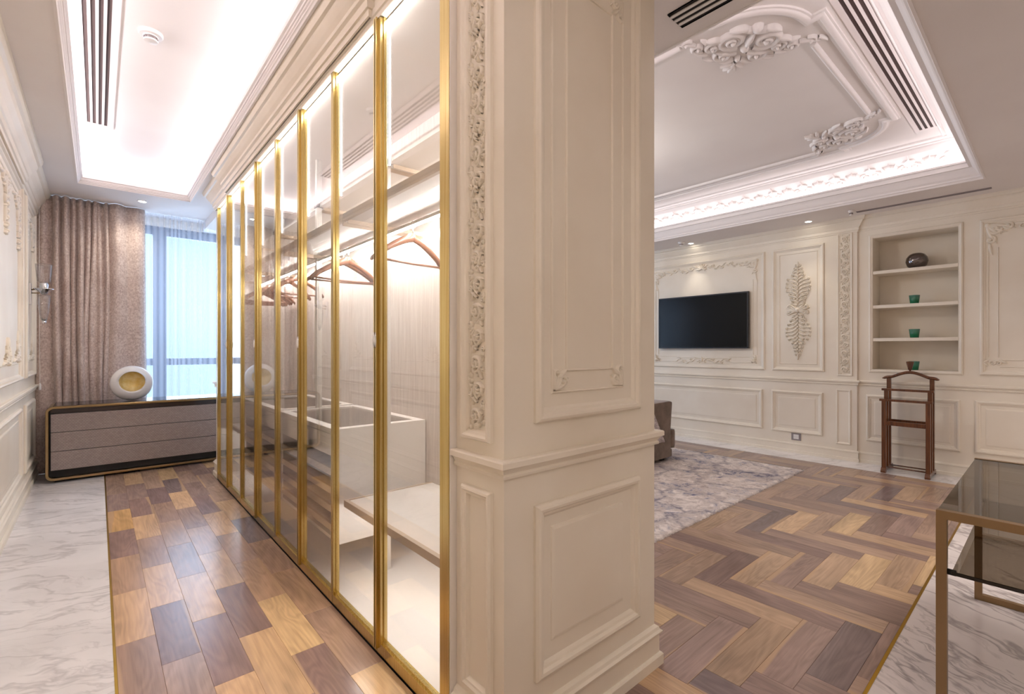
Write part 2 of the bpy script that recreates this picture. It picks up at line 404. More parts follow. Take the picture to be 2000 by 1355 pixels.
        if smooth:
            for p in me.polygons: p.use_smooth = True
            if auto is not None:
                try: me.set_sharp_from_angle(angle=auto)
                except Exception: pass
        me.materials.append(m)
        o = D.objects.new(name, me); COL.objects.link(o)
        if parent is not None:
            o.parent = parent
            o.matrix_parent_inverse = parent.matrix_basis.inverted()
        return o
def box(name, m, a, b, parent=None, bevel=0.0):
    return MB().box(min(a[0], b[0]), min(a[1], b[1]), min(a[2], b[2]), max(a[0], b[0]), max(a[1], b[1]), max(a[2], b[2])).build(name, m, parent, bevel=bevel)
def tag(o, label, cat, group=None):
    o['label'] = label; o['category'] = cat
    if group: o['group'] = group
    return o
def struct(o, label=None, cat=None):
    o['kind'] = 'structure'
    if label: o['label'] = label
    if cat: o['category'] = cat
    return o
def empty(name, loc, label, cat, group=None):
    o = D.objects.new(name, None); COL.objects.link(o); o.location = loc; o.empty_display_size = 0.05
    return tag(o, label, cat, group)
def copy_tree(o, parent=None):
    c = o.copy(); COL.objects.link(c)
    if parent is not None: c.parent = parent
    for ch in list(o.children): copy_tree(ch, c)
    return c

CH = 2.80      # corridor soffit
CR = 2.70      # salon soffit
XL = -0.47     # corridor wall
XR = 6.35      # salon wall
YF = 7.0       # window wall
PX0, PX1, PY = 0.889, 1.672, 1.055   # pillar
DX = 0.862     # wardrobe door face
YB = -2.3

# mouldings: (inward, height)
PANEL = [(0, 0), (0, .010), (.006, .018), (.013, .021), (.022, .019), (.028, .010), (.036, .008), (.042, .003), (.045, 0)]
PANEL_S = [(0, 0), (0, .006), (.004, .011), (.010, .012), (.016, .008), (.022, .003), (.024, 0)]
BEAD = [(0, 0), (.001, .004), (.004, .007), (.007, .004), (.008, 0)]
RAISE = [(0, 0), (.002, .004), (.012, .006)]
def Pleft(u, v, h): return (XL + h, u, v)
def Pright(u, v, h): return (XR - h, u, v)
def Ppil(u, v, h): return (u, PY - h, v)
def Ppside(u, v, h): return (PX0 - h, u, v)
def Pceil(u, v, h): return (u, v, 3.08 - h)

# ------------------------------------------------------------------ floors
fl = struct(box('floor', M['black'], (XL - .05, YB, -.06), (XR + .1, YF + .1, -.0125)), 'walnut plank floor laid running bond in the corridor and herringbone in the salon', 'floor')
PW = 0.134
def plank_mesh(L, Wd):
    b = MB(); g = .0004; c = .0009
    hx, hy = L / 2 - g, Wd / 2 - g
    def ring(x, y, z): return [(-x, -y, z), (x, -y, z), (x, y, z), (-x, y, z)]
    i = b.grid([ring(hx, hy, -.0125), ring(hx, hy, -c), ring(hx - c, hy - c, 0)], closed_u=True); b.cap(i + 8, 4)
    me = D.meshes.new('plank'); me.from_pydata(b.v, [], b.f); me.materials.append(M['wood']); return me
_pm = {}
PAL = [(136, 112, 104), (146, 121, 110), (154, 128, 115), (162, 135, 118), (168, 140, 120), (178, 148, 122), (190, 158, 126), (200, 168, 130), (124, 106, 103), (152, 127, 117)]
WGT = [3, 4, 4, 4, 4, 3, 2.4, 1.6, 2, 3]
WGTL = [2, 3, 3, 3, 4, 4, 4, 3, 1.5, 3]
def plank(x0, x1, y0, y1, alongx, wg=WGT, col=None):
    L, Wd = (x1 - x0, y1 - y0) if alongx else (y1 - y0, x1 - x0)
    if L < .01 or Wd < .01: return
    key = (round(L, 3), round(Wd, 3))
    if key not in _pm: _pm[key] = plank_mesh(*key)
    o = D.objects.new('plank', _pm[key]); COL.objects.link(o); o.parent = fl
    o.location = ((x0 + x1) / 2, (y0 + y1) / 2, 0)
    o.rotation_euler = (0, 0, (0 if alongx else pi / 2) + (pi if random.random() < .5 else 0))
    c = col or random.choices(PAL, wg)[0]
    j = random.uniform(.93, 1.07)
    o.color = (*[x * j for x in lin(c)], 1)
# corridor, running bond
LIGHT, MIDL, MID, DARK, DK2 = (204, 166, 126), (184, 148, 118), (168, 136, 114), (142, 114, 104), (130, 106, 102)
known = {(0, 4.50): (208, 164, 108), (0, 3.96): DARK, (0, 3.41): MIDL, (0, 2.87): LIGHT, (0, 2.32): MID, (1, 4.77): DARK, (1, 4.23): LIGHT, (1, 3.68): MID, (1, 3.14): LIGHT, (1, 2.59): DARK,
         (2, 5.05): DK2, (2, 4.50): MID, (2, 3.96): MIDL, (2, 3.41): MID, (2, 2.87): LIGHT, (2, 2.32): DARK, (2, 1.78): LIGHT, (3, 4.77): LIGHT, (3, 4.23): MID, (3, 3.68): MIDL, (3, 3.14): LIGHT, (3, 2.59): DARK, (3, 2.05): (198, 162, 122),
         (4, 4.50): DARK, (4, 3.96): LIGHT, (4, 3.41): MID, (4, 2.87): MIDL, (4, 2.32): (212, 176, 130), (4, 1.78): DARK, (5, 3.14): MID, (5, 2.59): MIDL, (5, 2.05): MID, (5, 1.50): (208, 172, 128)}
for k in range(13):
    x0 = .056 + k * .1345; x1 = x0 + .1345
    y = 2.05 - .545 * 8 + (.272 if k % 2 else 0)
    while y < YF - .3:
        y1 = y + .545
        if y1 > (0.45 if k < 6 else 5.55):
            col = None
            for (kk, yc), cc in known.items():
                if kk == k and abs((y + y1) / 2 - yc) < .15: col = cc
            plank(x0, min(x1, .895) if k < 6 else x1, max(y, 5.51) if k >= 6 else y, y1, False, WGTL, col)
        y = y1
# salon, herringbone
HX0, HX1, HY0, HY1 = .897, 5.95, .463, 5.2
Lh = PW * 4
seen = set()
def clipped(x0, x1, y0, y1, ax):
    a, b, c, d = max(x0, HX0), min(x1, HX1), max(y0, HY0), min(y1, HY1)
    if b - a < .012 or d - c < .012: return
    if b < 1.70 and c > 1.1: return           # under the wardrobe and pillar
    if c > 3.6: return
    if a > 2.3 and b < 5.3 and c > 1.9: return   # under the rug
    plank(a, b, c, d, ax)
for cidx in range(-4, 8):
    for nn in range(-45, 45):
        xs = 1.925 + cidx * 2 * Lh + nn * PW; yt = .772 - nn * PW
        if yt < -.8 or yt > 5.4 or xs > 7 or xs < -1.5: continue
        clipped(xs, xs + Lh, yt - PW, yt, True)
        clipped(xs + Lh, xs + Lh + PW, yt - PW, yt - PW + Lh, False)
b = MB()
for iy in range(24):
    for ix in range(10):
        x0 = 1.80 + ix * .415 + (.2 if iy % 2 else 0); y0 = 3.62 + iy * PW
        if y0 + PW < YF: b.box(max(x0, 1.70), y0 + .0005, -.0125, min(x0 + .414, HX1), y0 + PW - .0005, 0)
o = b.build('plank_field', M['wood'], fl); o['kind'] = 'stuff'; o.color = (*lin((150, 120, 104)), 1)
ms = struct(box('floor', M['marble_l'], (XL, YB, -.012), (.047, YF, 0)), 'white marble strip along the panelled corridor wall', 'floor')
ms2 = struct(box('floor', M['marble_r'], (.047, YB, -.012), (XR, .452, 0)), 'grey veined marble floor under the glass console table', 'floor')
ms3 = struct(box('floor', M['marble_l'], (5.957, .452, -.012), (XR, YF, 0)), 'white marble strip along the television wall', 'floor')
bs = struct(box('trim_1', M['gold_strip'], (.047, .455, -.01), (.056, YF - .3, .0012)), 'brass inlay between corridor planks and marble', 'trim')
box('inlay', M['gold_strip'], (.897, .452, -.01), (HX1, .463, .0012), bs)

# ------------------------------------------------------------------ ceiling
def ring_shell(b, x0, x1, y0, y1, prof):
    rows = [[(x0 + d, y0 + d, z), (x1 - d, y0 + d, z), (x1 - d, y1 - d, z), (x0 + d, y1 - d, z)] for d, z in prof]
    return b.grid(rows, closed_u=True)
def soffit(b, X0, X1, Y0, Y1, x0, x1, y0, y1, z):
    o = [(X0, Y0, z), (X1, Y0, z), (X1, Y1, z), (X0, Y1, z)]; i = [(x0, y0, z), (x1, y0, z), (x1, y1, z), (x0, y1, z)]
    for k in range(4): b.quad(o[k], o[(k + 1) % 4], i[(k + 1) % 4], i[k])
# left tray
LT = (-.14, .735, -.9, 6.0)
b = MB(); soffit(b, XL - .05, .98, YB, YF + .1, *LT, CH)
ring_shell(b, *LT, [(0, CH), (0, CH + .006)]); 
ceil_l = struct(b.build('ceiling', M['ceiling'], recalc=False), 'corridor ceiling with a lit recessed tray', 'ceiling')
b = MB(); ring_shell(b, *LT, [(-.012, CH), (-.012, CH - .004), (0, CH - .006), (.004, CH + .004), (.010, CH + .008), (.010, CH + .016), (.016, CH + .020), (.016, CH + .028), (.023, CH + .034), (.023, CH + .042), (.033, CH + .048), (.033, CH + .075), (.022, CH + .075), (.022, CH + .03), (-.17, CH + .03)])
b.build('tray_moulding', M['plaster'], ceil_l, recalc=False)
b = MB(); i = ring_shell(b, *LT, [(-.17, CH + .03), (-.17, CH + .13), (-.15, CH + .175), (-.10, CH + .20)]); b.cap(i + 12, 4)
b.build('tray_top', M['ceiling'], ceil_l, recalc=False)
b = MB(); ring_shell(b, *LT, [(-.052, CH + .050), (-.064, CH + .090)]); b.build('led_strip', M['led_left'], ceil_l, recalc=False)
# right tray
RT = (2.083, 5.68, .41, 4.9)
b = MB(); soffit(b, .98, XR + .1, YB, YF + .1, *RT, CR)
b.quad((.98, YB, CR), (.98, YF, CR), (.98, YF, CH), (.98, YB, CH))
ceil_r = struct(b.build('ceiling', M['ceiling'], recalc=False), 'salon ceiling with an ornate recessed tray', 'ceiling')
b = MB(); ring_shell(b, *RT, [(-.012, CR), (-.012, CR - .004), (0, CR - .004), (.006, CR + .012), (.016, CR + .016), (.016, CR + .030), (.03, CR + .045), (.05, CR + .08), (.07, CR + .108), (.08, CR + .118), (.08, CR + .134), (.10, CR + .142), (.10, CR + .157), (.085, CR + .157), (.085, CR + .10), (-.12, CR + .10)])
b.build('tray_moulding', M['plaster'], ceil_r, recalc=False)
FR = [(-.12, CR + .10), (-.10, CR + .15), (-.04, CR + .205), (.05, CR + .262), (.12, CR + .31), (.145, CR + .338), (.15, CR + .352), (.165, CR + .355), (.168, CR + .366), (.19, CR + .368), (.207, CR + .372), (.207, 3.08)]
b = MB(); i = ring_shell(b, *RT, FR); b.build('frieze', M['plaster'], ceil_r, recalc=False)
b = MB(); d = .207; b.quad((RT[0] + d, RT[2] + d, 3.08), (RT[1] - d, RT[2] + d, 3.08), (RT[1] - d, RT[3] - d, 3.08), (RT[0] + d, RT[3] - d, 3.08))
b.build('tray_top', M['ceiling'], ceil_r, recalc=False)
b = MB(); ring_shell(b, *RT, [(.062, CR + .125), (.050, CR + .165)]); b.build('led_strip', M['led_right'], ceil_r, recalc=False)
b = MB(Pceil); b.frame(RT[0] + .222, RT[1] - .222, RT[2] + .222, RT[3] - .222, [(0, 0), (.002, .008), (.010, .010), (.014, .004), (.02, 0)])
b.build('border_bead', M['plaster'], ceil_r)
# carved shells along the frieze
def frieze_P(side):
    a = Vector((-.075, CR + .175)); e = Vector((.13, CR + .318)); dirv = (e - a); ln = dirv.length; dirv /= ln; nn_ = Vector((dirv.y, -dirv.x))
    def P(s_, w, h):
        # slight cove: sag towards the room
        q = w / ln; sag = -.012 * sin(pi * min(max(q, 0), 1))
        p = a + dirv * w + nn_ * (h - sag * 0)
        if side == 'far': return (RT[1] - p.x, s_, p.y)
        return (s_, RT[2] + p.x, p.y)
    return P, ln
for side, s0, s1 in (('far', .62, 4.2), ('near', 2.35, 5.5)):
    P, ln = frieze_P(side); b = MB(P); per = .292
    n = int((s1 - s0) / per)
    for k in range(n + 1):
        s_ = (s1 - per * .3 - k * per) if side == 'near' else (s0 + per * .45 + k * per)
        for a in range(7):
            an = pi / 2 + (a - 3) * .36
            b.leaf(s_, ln * .18, an, ln * (.60 - .05 * abs(a - 3)), .022, .034)
        b.boss(s_, ln * .42, .075, .024, 14); b.boss(s_, ln * .16, .03, .034)
        for sg in (1, -1):
            b.scroll(s_ + sg * .105, ln * .40, .040, pi / 2 if sg > 0 else pi / 2, 1.2, sg, .010, .022, 14)
            b.leaf(s_ + sg * .06, ln * .12, pi / 2 - sg * 1.15, .07, .013, .02, curl=sg * .8)
            b.leaf(s_ + sg * .10, ln * .62, pi / 2 - sg * .5, .05, .012, .018, curl=-sg * .8)
        b.leaf(s_ + per / 2, ln * .15, pi / 2, ln * .8, .014, .026)
    b.build('carved_shells', M['plaster'], ceil_r, smooth=True)
# moulded panel on the upper ceiling
iu0, iu1, iv0, iv1 = 2.665, 5.05, .96, 4.35
def arc_corner(cu, cv, su, sv):
    # from the long-u side, around the corner bulge, to the v side; su, sv point into the panel
    A = (cu + su * .292, cv - sv * .069); Bp = (cu - su * .069, cv + sv * .292); Mi = (cu + su * .045, cv + sv * .045)
    pts = []
    ch = Vector((Bp[0] - A[0], Bp[1] - A[1])); mid = Vector(((A[0] + Bp[0]) / 2, (A[1] + Bp[1]) / 2)); h = (Vector(Mi) - mid).length; c2 = ch.length / 2
    R = (c2 * c2 + h * h) / (2 * h); cen = mid + (mid - Vector(Mi)).normalized() * (R - h)
    a0 = atan2(A[1] - cen.y, A[0] - cen.x); a1 = atan2(Bp[1] - cen.y, Bp[0] - cen.x)
    dlt = (a1 - a0 + pi) % (2 * pi) - pi
    for k in range(13): pts.append((cen.x + R * cos(a0 + dlt * k / 12), cen.y + R * sin(a0 + dlt * k / 12)))
    return [(cu + su * .285, cv - sv * .135)] + pts + [(cu - su * .135, cv + sv * .285)]
path = arc_corner(iu0, iv0, 1, 1)[::-1] + arc_corner(iu1, iv0, -1, 1) + arc_corner(iu1, iv1, -1, -1)[::-1] + arc_corner(iu0, iv1, 1, -1)
b = MB(Pceil); b.sweep(path, [(-.012, 0), (-.012, .012), (-.002, .014), (.004, .022), (.016, .026), (.028, .026), (.034, .016), (.05, .012), (.056, 0)], closed=True)
b.build('panel_moulding', M['plaster'], ceil_r, smooth=True, auto=.7)
ROD = [(-.019, 0), (-.017, .010), (-.010, .020), (0, .024), (.010, .020), (.017, .010), (.019, 0)]
b = MB(Pceil)
for p in (((iu0 + .56, iv0), (iu1 - .56, iv0)), ((iu1, iv0 + .52), (iu1, iv1 - .52)), ((iu0, iv0 + .54), (iu0, iv1 - .54)), ((iu0 + .56, iv1), (iu1 - .56, iv1))): b.sweep(list(p), ROD)
b.build('rod_moulding', M['plaster'], ceil_r, smooth=True, auto=.9)
def corner_cartouche(b, cu, cv, su, sv):
    # local frame: x along the chord between the two rods, y towards the corner
    k = sqrt(.5); o = (cu + su * .30, cv + sv * .30)
    def T(x, y): return (o[0] + su * (x - y) * k, o[1] + sv * (-x - y) * k)
    class Q: pass
    q = MB(lambda x, y, h: (*T(x, y), h))
    for sg in (1, -1):
        def sc(x, y, r, a, tn, s_, w, h): q.scroll(sg * x, y, r, a if sg > 0 else pi - a, tn, s_ * sg, w, h)
        def lf(x, y, a, L, w, h, cu_=0): q.leaf(sg * x, y, a if sg > 0 else pi - a, L, w, h, curl=cu_ * sg)
        sc(.095, .10, .088, -2.2, 1.7, 1, .020, .038)
        sc(.088, .10, .055, -.6, .9, 1, .015, .032)
        sc(.19, .035, .055, 2.6, 1.4, -1, .014, .032)
        sc(.10, -.045, .058, .6, 1.4, -1, .016, .034)
        sc(.275, .03, .045, -2.6, 1.4, 1, .013, .028)
        sc(.36, .075, .032, 2.6, 1.2, -1, .011, .026)
        lf(.03, -.02, -.2, .15, .022, .03, .7); lf(.16, .10, .2, .10, .02, .03, -.9); lf(.20, -.03, .05, .12, .018, .03, .8)
        lf(.30, .06, .35, .12, .016, .026, -.6); lf(.01, .17, .6, .10, .022, .034, -.9); lf(.05, .20, .1, .10, .024, .036, -.7)
        lf(.02, -.09, -.6, .09, .018, .028, .8); lf(.24, .07, 1.0, .06, .014, .026, -.8); lf(.13, -.08, -.3, .09, .015, .026, .9)
        lf(.005, -.155, -1.2, .07, .016, .024, .5); lf(.01, -.135, -.75, .075, .017, .024, .4)
        lf(.39, .10, -.1, .08, .013, .024, -.8)
    q.leaf(0, -.12, -pi / 2, .12, .020, .026); q.leaf(0, .05, pi / 2, .14, .022, .04); q.boss(0, .03, .03, .042); q.boss(0, -.08, .02, .034); q.boss(0, .205, .035, .04)
    i = b.add(q.v); b.f.extend(tuple(i + k_ for k_ in f) for f in q.f)
for a in ((iu0, iv0, 1, 1), (iu1, iv0, -1, 1), (iu1, iv1, -1, -1), (iu0, iv1, 1, -1)):
    b = MB(Pceil); corner_cartouche(b, *a); b.build('carved_ornament', M['plaster'], ceil_r, smooth=True)

# ------------------------------------------------------------------ walls
wl = struct(MB().box(XL - .12, YB, 0, XL, YF, CH).build('wall_left', M['ivory']), 'ivory panelled corridor wall', 'wall')
def relief(P, name, parent, fn, m='ivory', smooth=False):
    b = MB(P); fn(b); return b.build(name, M[m], parent, smooth=smooth)
def panel(P, parent, u0, u1, v0, v1, prof=PANEL, raised=None, name='panel_moulding'):
    b = MB(P); b.frame(u0, u1, v0, v1, prof); o = b.build(name, M['ivory'], parent)
    if raised:
        b = MB(P); d = raised; b.frame(u0 + d, u1 - d, v0 + d, v1 - d, RAISE); k = len(b.v) - 4; b.cap(k, 4)
        b.build('raised_field', M['ivory'], parent)
    return o
RAIL = [(0, 0), (.012, .0), (.014, .008), (.009, .014), (.018, .030), (.028, .034), (.028, .050), (.024, .054), (0, .054)]   # (out, up)
BASEB = [(0, 0), (.026, 0), (.026, .038), (.022, .044), (.014, .046), (.014, .118), (.022, .122), (.024, .130), (.016, .136), (.012, .146), (.004, .152), (0, .154)]
BASEC = [(0, 0), (.022, 0), (.022, .030), (.014, .036), (.014, .098), (.020, .102), (.018, .112), (.006, .120), (0, .122)]
CORN = [(0, -.155), (.010, -.155), (.012, -.142), (.020, -.138), (.022, -.110), (.028, -.104), (.040, -.085), (.058, -.060), (.064, -.050), (.066, -.040), (.080, -.034), (.090, -.014), (.092, 0), (0, 0)]
CORN_L = [(0, -.235), (.012, -.235), (.016, -.215), (.026, -.208), (.028, -.165), (.036, -.158), (.050, -.128), (.074, -.092), (.080, -.074), (.082, -.060), (.098, -.050), (.108, -.026), (.112, 0), (0, 0)]
CORN_C = [(0, -.178), (.008, -.178), (.010, -.152), (.018, -.150), (.022, -.120), (.034, -.112), (.036, -.096), (.050, -.078), (.066, -.052), (.070, -.040), (.084, -.036), (.094, -.014), (.098, 0), (0, 0)]
def run(name, path, prof, z, parent=None, m='ivory', flip=False):
    # plan path; profile (out, up); 'out' is to the left of the path direction
    b = MB(lambda u, v, h: (u, v, z + h)); b.sweep(path, [(d, h) for d, h in prof], caps=True)
    return b.build(name, M[m], parent)
# left wall: +x is out -> walk from far to near (left of -y direction is +x)
run('chair_rail', [(XL, YF - .05), (XL, YB)], RAIL, .845, wl)
bl = struct(run('baseboard_left', [(XL, YF - .05), (XL, YB)], BASEB, 0), 'ivory skirting below the corridor panelling', 'baseboard')
tl = struct(run('trim_2', [(XL, YF - .05), (XL, 5.42), (XL + .018, 5.42), (XL + .018, YB)], CORN_L, CH), 'stepped ivory cornice over the corridor panelling', 'cornice')
for u0, u1 in ((2.05, 5.42), (-.2, 1.75)):
    panel(Pleft, wl, u0, u1, 1.0, 2.545, [(d * 1.1, h * 1.35) for d, h in PANEL]); panel(Pleft, wl, u0 + .10, u1 - .10, 1.13, 2.45, BEAD)
    panel(Pleft, wl, u0, u1, .22, .775, raised=.085)
panel(Pleft, wl, 5.70, 6.46, 1.0, 2.545, [(d, h * 1.3) for d, h in PANEL]); panel(Pleft, wl, 5.80, 6.36, 1.13, 2.45, BEAD)
panel(Pleft, wl, 5.70, 6.46, .20, .775, raised=.085)
def swag(b, u, v, su, sv, k=1.0):
    b.scroll(u + su * .05 * k, v + sv * .05 * k, .045 * k, 0 if su > 0 else pi, 1.4, su * sv, .012 * k, .022)
    b.scroll(u + su * .13 * k, v + sv * .035 * k, .03 * k, pi if su > 0 else 0, 1.3, -su * sv, .010 * k, .02)
    b.scroll(u + su * .035 * k, v + sv * .13 * k, .03 * k, -pi / 2 * sv, 1.3, su * sv, .010 * k, .02)
    for a, L in ((.1, .16), (.5, .11), (1.05, .11), (1.45, .16), (.78, .13)):
        b.leaf(u + su * .02, v + sv * .02, atan2(sv * sin(a), su * cos(a)), L * k, .014 * k, .02, curl=.5 * su * sv * (1 if a < .78 else -1))
    b.leaf(u + su * .16 * k, v + sv * .03 * k, 0 if su > 0 else pi, .09 * k, .012 * k, .018, curl=.4)
    b.leaf(u + su * .03 * k, v + sv * .16 * k, sv * pi / 2, .09 * k, .012 * k, .018, curl=-.4)
    b.boss(u + su * .02 * k, v + sv * .02 * k, .02 * k, .026)
def garland(b, u, v0, v1):
    n = int((v1 - v0) / .045)
    for k in range(n):
        v = v1 - k * .045; w = .018 + .014 * sin(pi * (k + 1) / (n + 1)); b.boss(u, v, w * .8, .026)
        for sg in (1, -1): b.leaf(u, v, pi / 2 + sg * 2.2, .05, .013, .02, curl=-sg * .5)
def leftorn(b):
    for u in (2.17, 5.30): 
        sg = 1 if u < 3 else -1
        swag(b, u, 1.14, sg, 1, 1.0); swag(b, u, 2.44, sg, -1, 1.3); garland(b, u + sg * .02, 1.95, 2.35)
    garland(b, 4.62, 1.98, 2.40); swag(b, 4.7, 2.44, -1, -1, 1.4); swag(b, 4.55, 2.44, 1, -1, 1.4)
    for u, k in ((4.72, 1.0), (3.6, 1.0)):
        for sg in (1, -1): swag(b, u, 1.13, sg, 1, .8)
        b.leaf(u, 1.13, pi / 2, .14, .025, .03); b.boss(u, 1.2, .02, .03)
    for u, sg in ((5.82, 1), (6.34, -1)): swag(b, u, 1.14, sg, 1, .9); swag(b, u, 2.44, sg, -1, 1.0); garland(b, u, 2.1, 2.36)
relief(Pleft, 'carved_ornament', wl, leftorn, smooth=True)

# salon wall with niche
NY0, NY1, NZ0, NZ1, ND = .635, 1.315, 1.027, 2.448, .30
b = MB()
b.box(XR, YB, 0, XR + .4, NY0, CR); b.box(XR, NY1, 0, XR + .4, YF, CR); b.box(XR, NY0, 0, XR + .4, NY1, NZ0); b.box(XR, NY0, NZ1, XR + .4, NY1, CR)
b.box(XR + ND, NY0, NZ0, XR + .4, NY1, NZ1)
wr = struct(b.build('wall_right', M['ivory'], recalc=False), 'ivory panelled wall with the television and a shelf niche', 'wall')
PJ = .026
MB().box(XR - PJ, 1.452, 0, XR, YF, CR).build('projecting_bay', M['ivory'], wr)
def Pbay(u, v, h): return (XR - PJ - h, u, v)
pth = [(XR, YB), (XR, 1.452), (XR - PJ, 1.452), (XR - PJ, YF - .05)]     # walking +y, left is -x
run('chair_rail', pth, RAIL, .848, wr)
struct(run('baseboard_right', pth, BASEC, 0), 'ivory skirting along the television wall', 'baseboard')
struct(run('trim_3', pth, CORN, CR), 'ivory cornice over the television wall', 'cornice')
panel(Pbay, wr, 2.412, 4.06, .985, 2.468); panel(Pbay, wr, 1.765, 2.325, .985, 2.472); panel(Pbay, wr, 1.835, 2.247, 1.065, 2.398, BEAD)
panel(Pbay, wr, 4.15, 4.72, .985, 2.472)
panel(Pbay, wr, 2.44, 4.06, .248, .742, raised=.075); panel(Pbay, wr, 1.78, 2.333, .24, .742, raised=.075); panel(Pbay, wr, 1.508, 1.648, .175, .792, PANEL_S)
panel(Pbay, wr, 4.15, 4.72, .24, .742, raised=.075)
panel(Pright, wr, .62, 1.374, .245, .752, raised=.07); panel(Pright, wr, -1.2, .519, .254, .757, raised=.075)
panel(Pright, wr, .60, 1.35, .995, 2.485, [(0, 0), (0, .008), (.006, .014), (.014, .016), (.022, .010), (.032, .008), (.034, 0)])
panel(Pright, wr, -1.2, .485, 1.0, 2.475)
panel(Pbay, wr, 1.492, 1.638, .945, 2.545, PANEL_S)
def rods_tv(b):
    for u in (2.512, 2.560): b.sweep([(u, 1.17), (u, 2.14)], BEAD)
    for u in (3.92, 3.968): b.sweep([(u, 1.17), (u, 2.14)], BEAD)
    for v in (1.066, 1.138): b.sweep([(2.60, v), (2.86, v)], BEAD); b.sweep([(3.62, v), (3.88, v)], BEAD); b.sweep([(2.86, v - .02), (3.62, v - .02)], BEAD)
relief(Pbay, 'rod_moulding', wr, rods_tv)
def rods_r(b):
    for u in (.431, .366): b.sweep([(u, 1.17), (u, 2.2)], BEAD)
    for v in (1.084, 1.148): b.sweep([(.35, v), (-1.1, v)], BEAD)
relief(Pright, 'rod_moulding', wr, rods_r)
def vine(b, u0, u1, v, amp, n, w=.011, h=.016):
    pts = [(u0 + (u1 - u0) * k / 40, v + amp * sin(k / 40 * n * pi)) for k in range(41)]; b.ridge(pts, [w * .5] * 41, [h * .7] * 41)
    for k in range(n * 3):
        q = (k + .5) / (n * 3); u = u0 + (u1 - u0) * q; vv = v + amp * sin(q * n * pi); sg = 1 if k % 2 else -1
        b.leaf(u, vv, (0 if u1 > u0 else pi) + sg * .9, .06, w, h, curl=-sg * 1.0)
        if k % 3 == 0: b.scroll(u, vv + sg * .025, .022, -sg * pi / 2, 1.2, sg, w * .6, h, 12)
def tvorn(b):
    for u, sg in ((2.49, 1), (3.99, -1)): swag(b, u, 2.40, sg, -1, 1.15); swag(b, u + sg * .02, 1.06, sg, 1, .45)
    vine(b, 3.22, 2.72, 2.365, .018, 4); vine(b, 3.26, 3.76, 2.365, .018, 4)
    for a in range(7): b.leaf(3.24, 2.355, pi / 2 + (a - 3) * .55, .075, .014, .024)
    b.boss(3.24, 2.36, .02, .03)
    vine(b, 3.22, 2.86, 1.085, .02, 3, .010); vine(b, 3.26, 3.62, 1.085, .02, 3, .010); b.leaf(3.24, 1.07, pi / 2, .07, .02, .022)
relief(Pbay, 'carved_ornament', wr, tvorn, smooth=True)
def medallion(b):
    cu = 2.04
    lev = [(1.80, .070), (1.845, .085), (1.89, .100), (1.935, .125), (1.98, .132), (2.025, .128), (2.07, .118), (2.115, .070), (2.155, .056), (2.195, .044), (2.235, .028),
           (1.64, .060), (1.60, .085), (1.555, .110), (1.51, .130), (1.465, .134), (1.42, .128), (1.375, .105), (1.33, .066), (1.285, .050), (1.24, .038), (1.195, .026)]
    for k, (v, hw) in enumerate(lev):
        up = 1 if v > 1.72 else -1
        for sg in (1, -1):
            def ang(a): return a if sg > 0 else pi - a
            b.leaf(cu + sg * .008, v - .034 * up, ang(up * .75), hw * 1.02, .0125, .026, curl=-sg * up * 1.0, n=8)
            b.scroll(cu + sg * (hw - .012), v + .012 * up, .0175, ang(up * 1.2), 1.25, -sg * up, .007, .026, 12)
            if hw > .08:
                b.leaf(cu + sg * hw * .45, v - .012 * up, ang(up * 1.35), .042, .0095, .024, curl=-sg * up * 1.3, n=5)
                b.scroll(cu + sg * hw * .45, v + .006 * up, .015, ang(up * .4), 1.1, sg * up, .0065, .026, 10)
        if k % 2 == 0: b.boss(cu, v, .012, .032)
        b.leaf(cu, v - .02 * up, up * pi / 2, .045, .010, .03, n=5)
    b.leaf(cu, 2.235, pi / 2, .06, .012, .02); b.leaf(cu, 1.19, -pi / 2, .075, .012, .02)
    for sg in (1, -1):
        for a in (-.55, -.25, .05, .35, .65): b.leaf(cu, 1.715, (0 if sg > 0 else pi) + sg * a, .128 - .03 * abs(a), .015, .038, curl=sg * .3)
        b.scroll(cu + sg * .085, 1.755, .028, 0, 1.3, sg, .010, .032, 12); b.scroll(cu + sg * .095, 1.68, .024, 0, 1.3, -sg, .010, .032, 12)
    b.boss(cu, 1.715, .035, .048)
relief(Pbay, 'carved_ornament', wr, medallion, smooth=True)
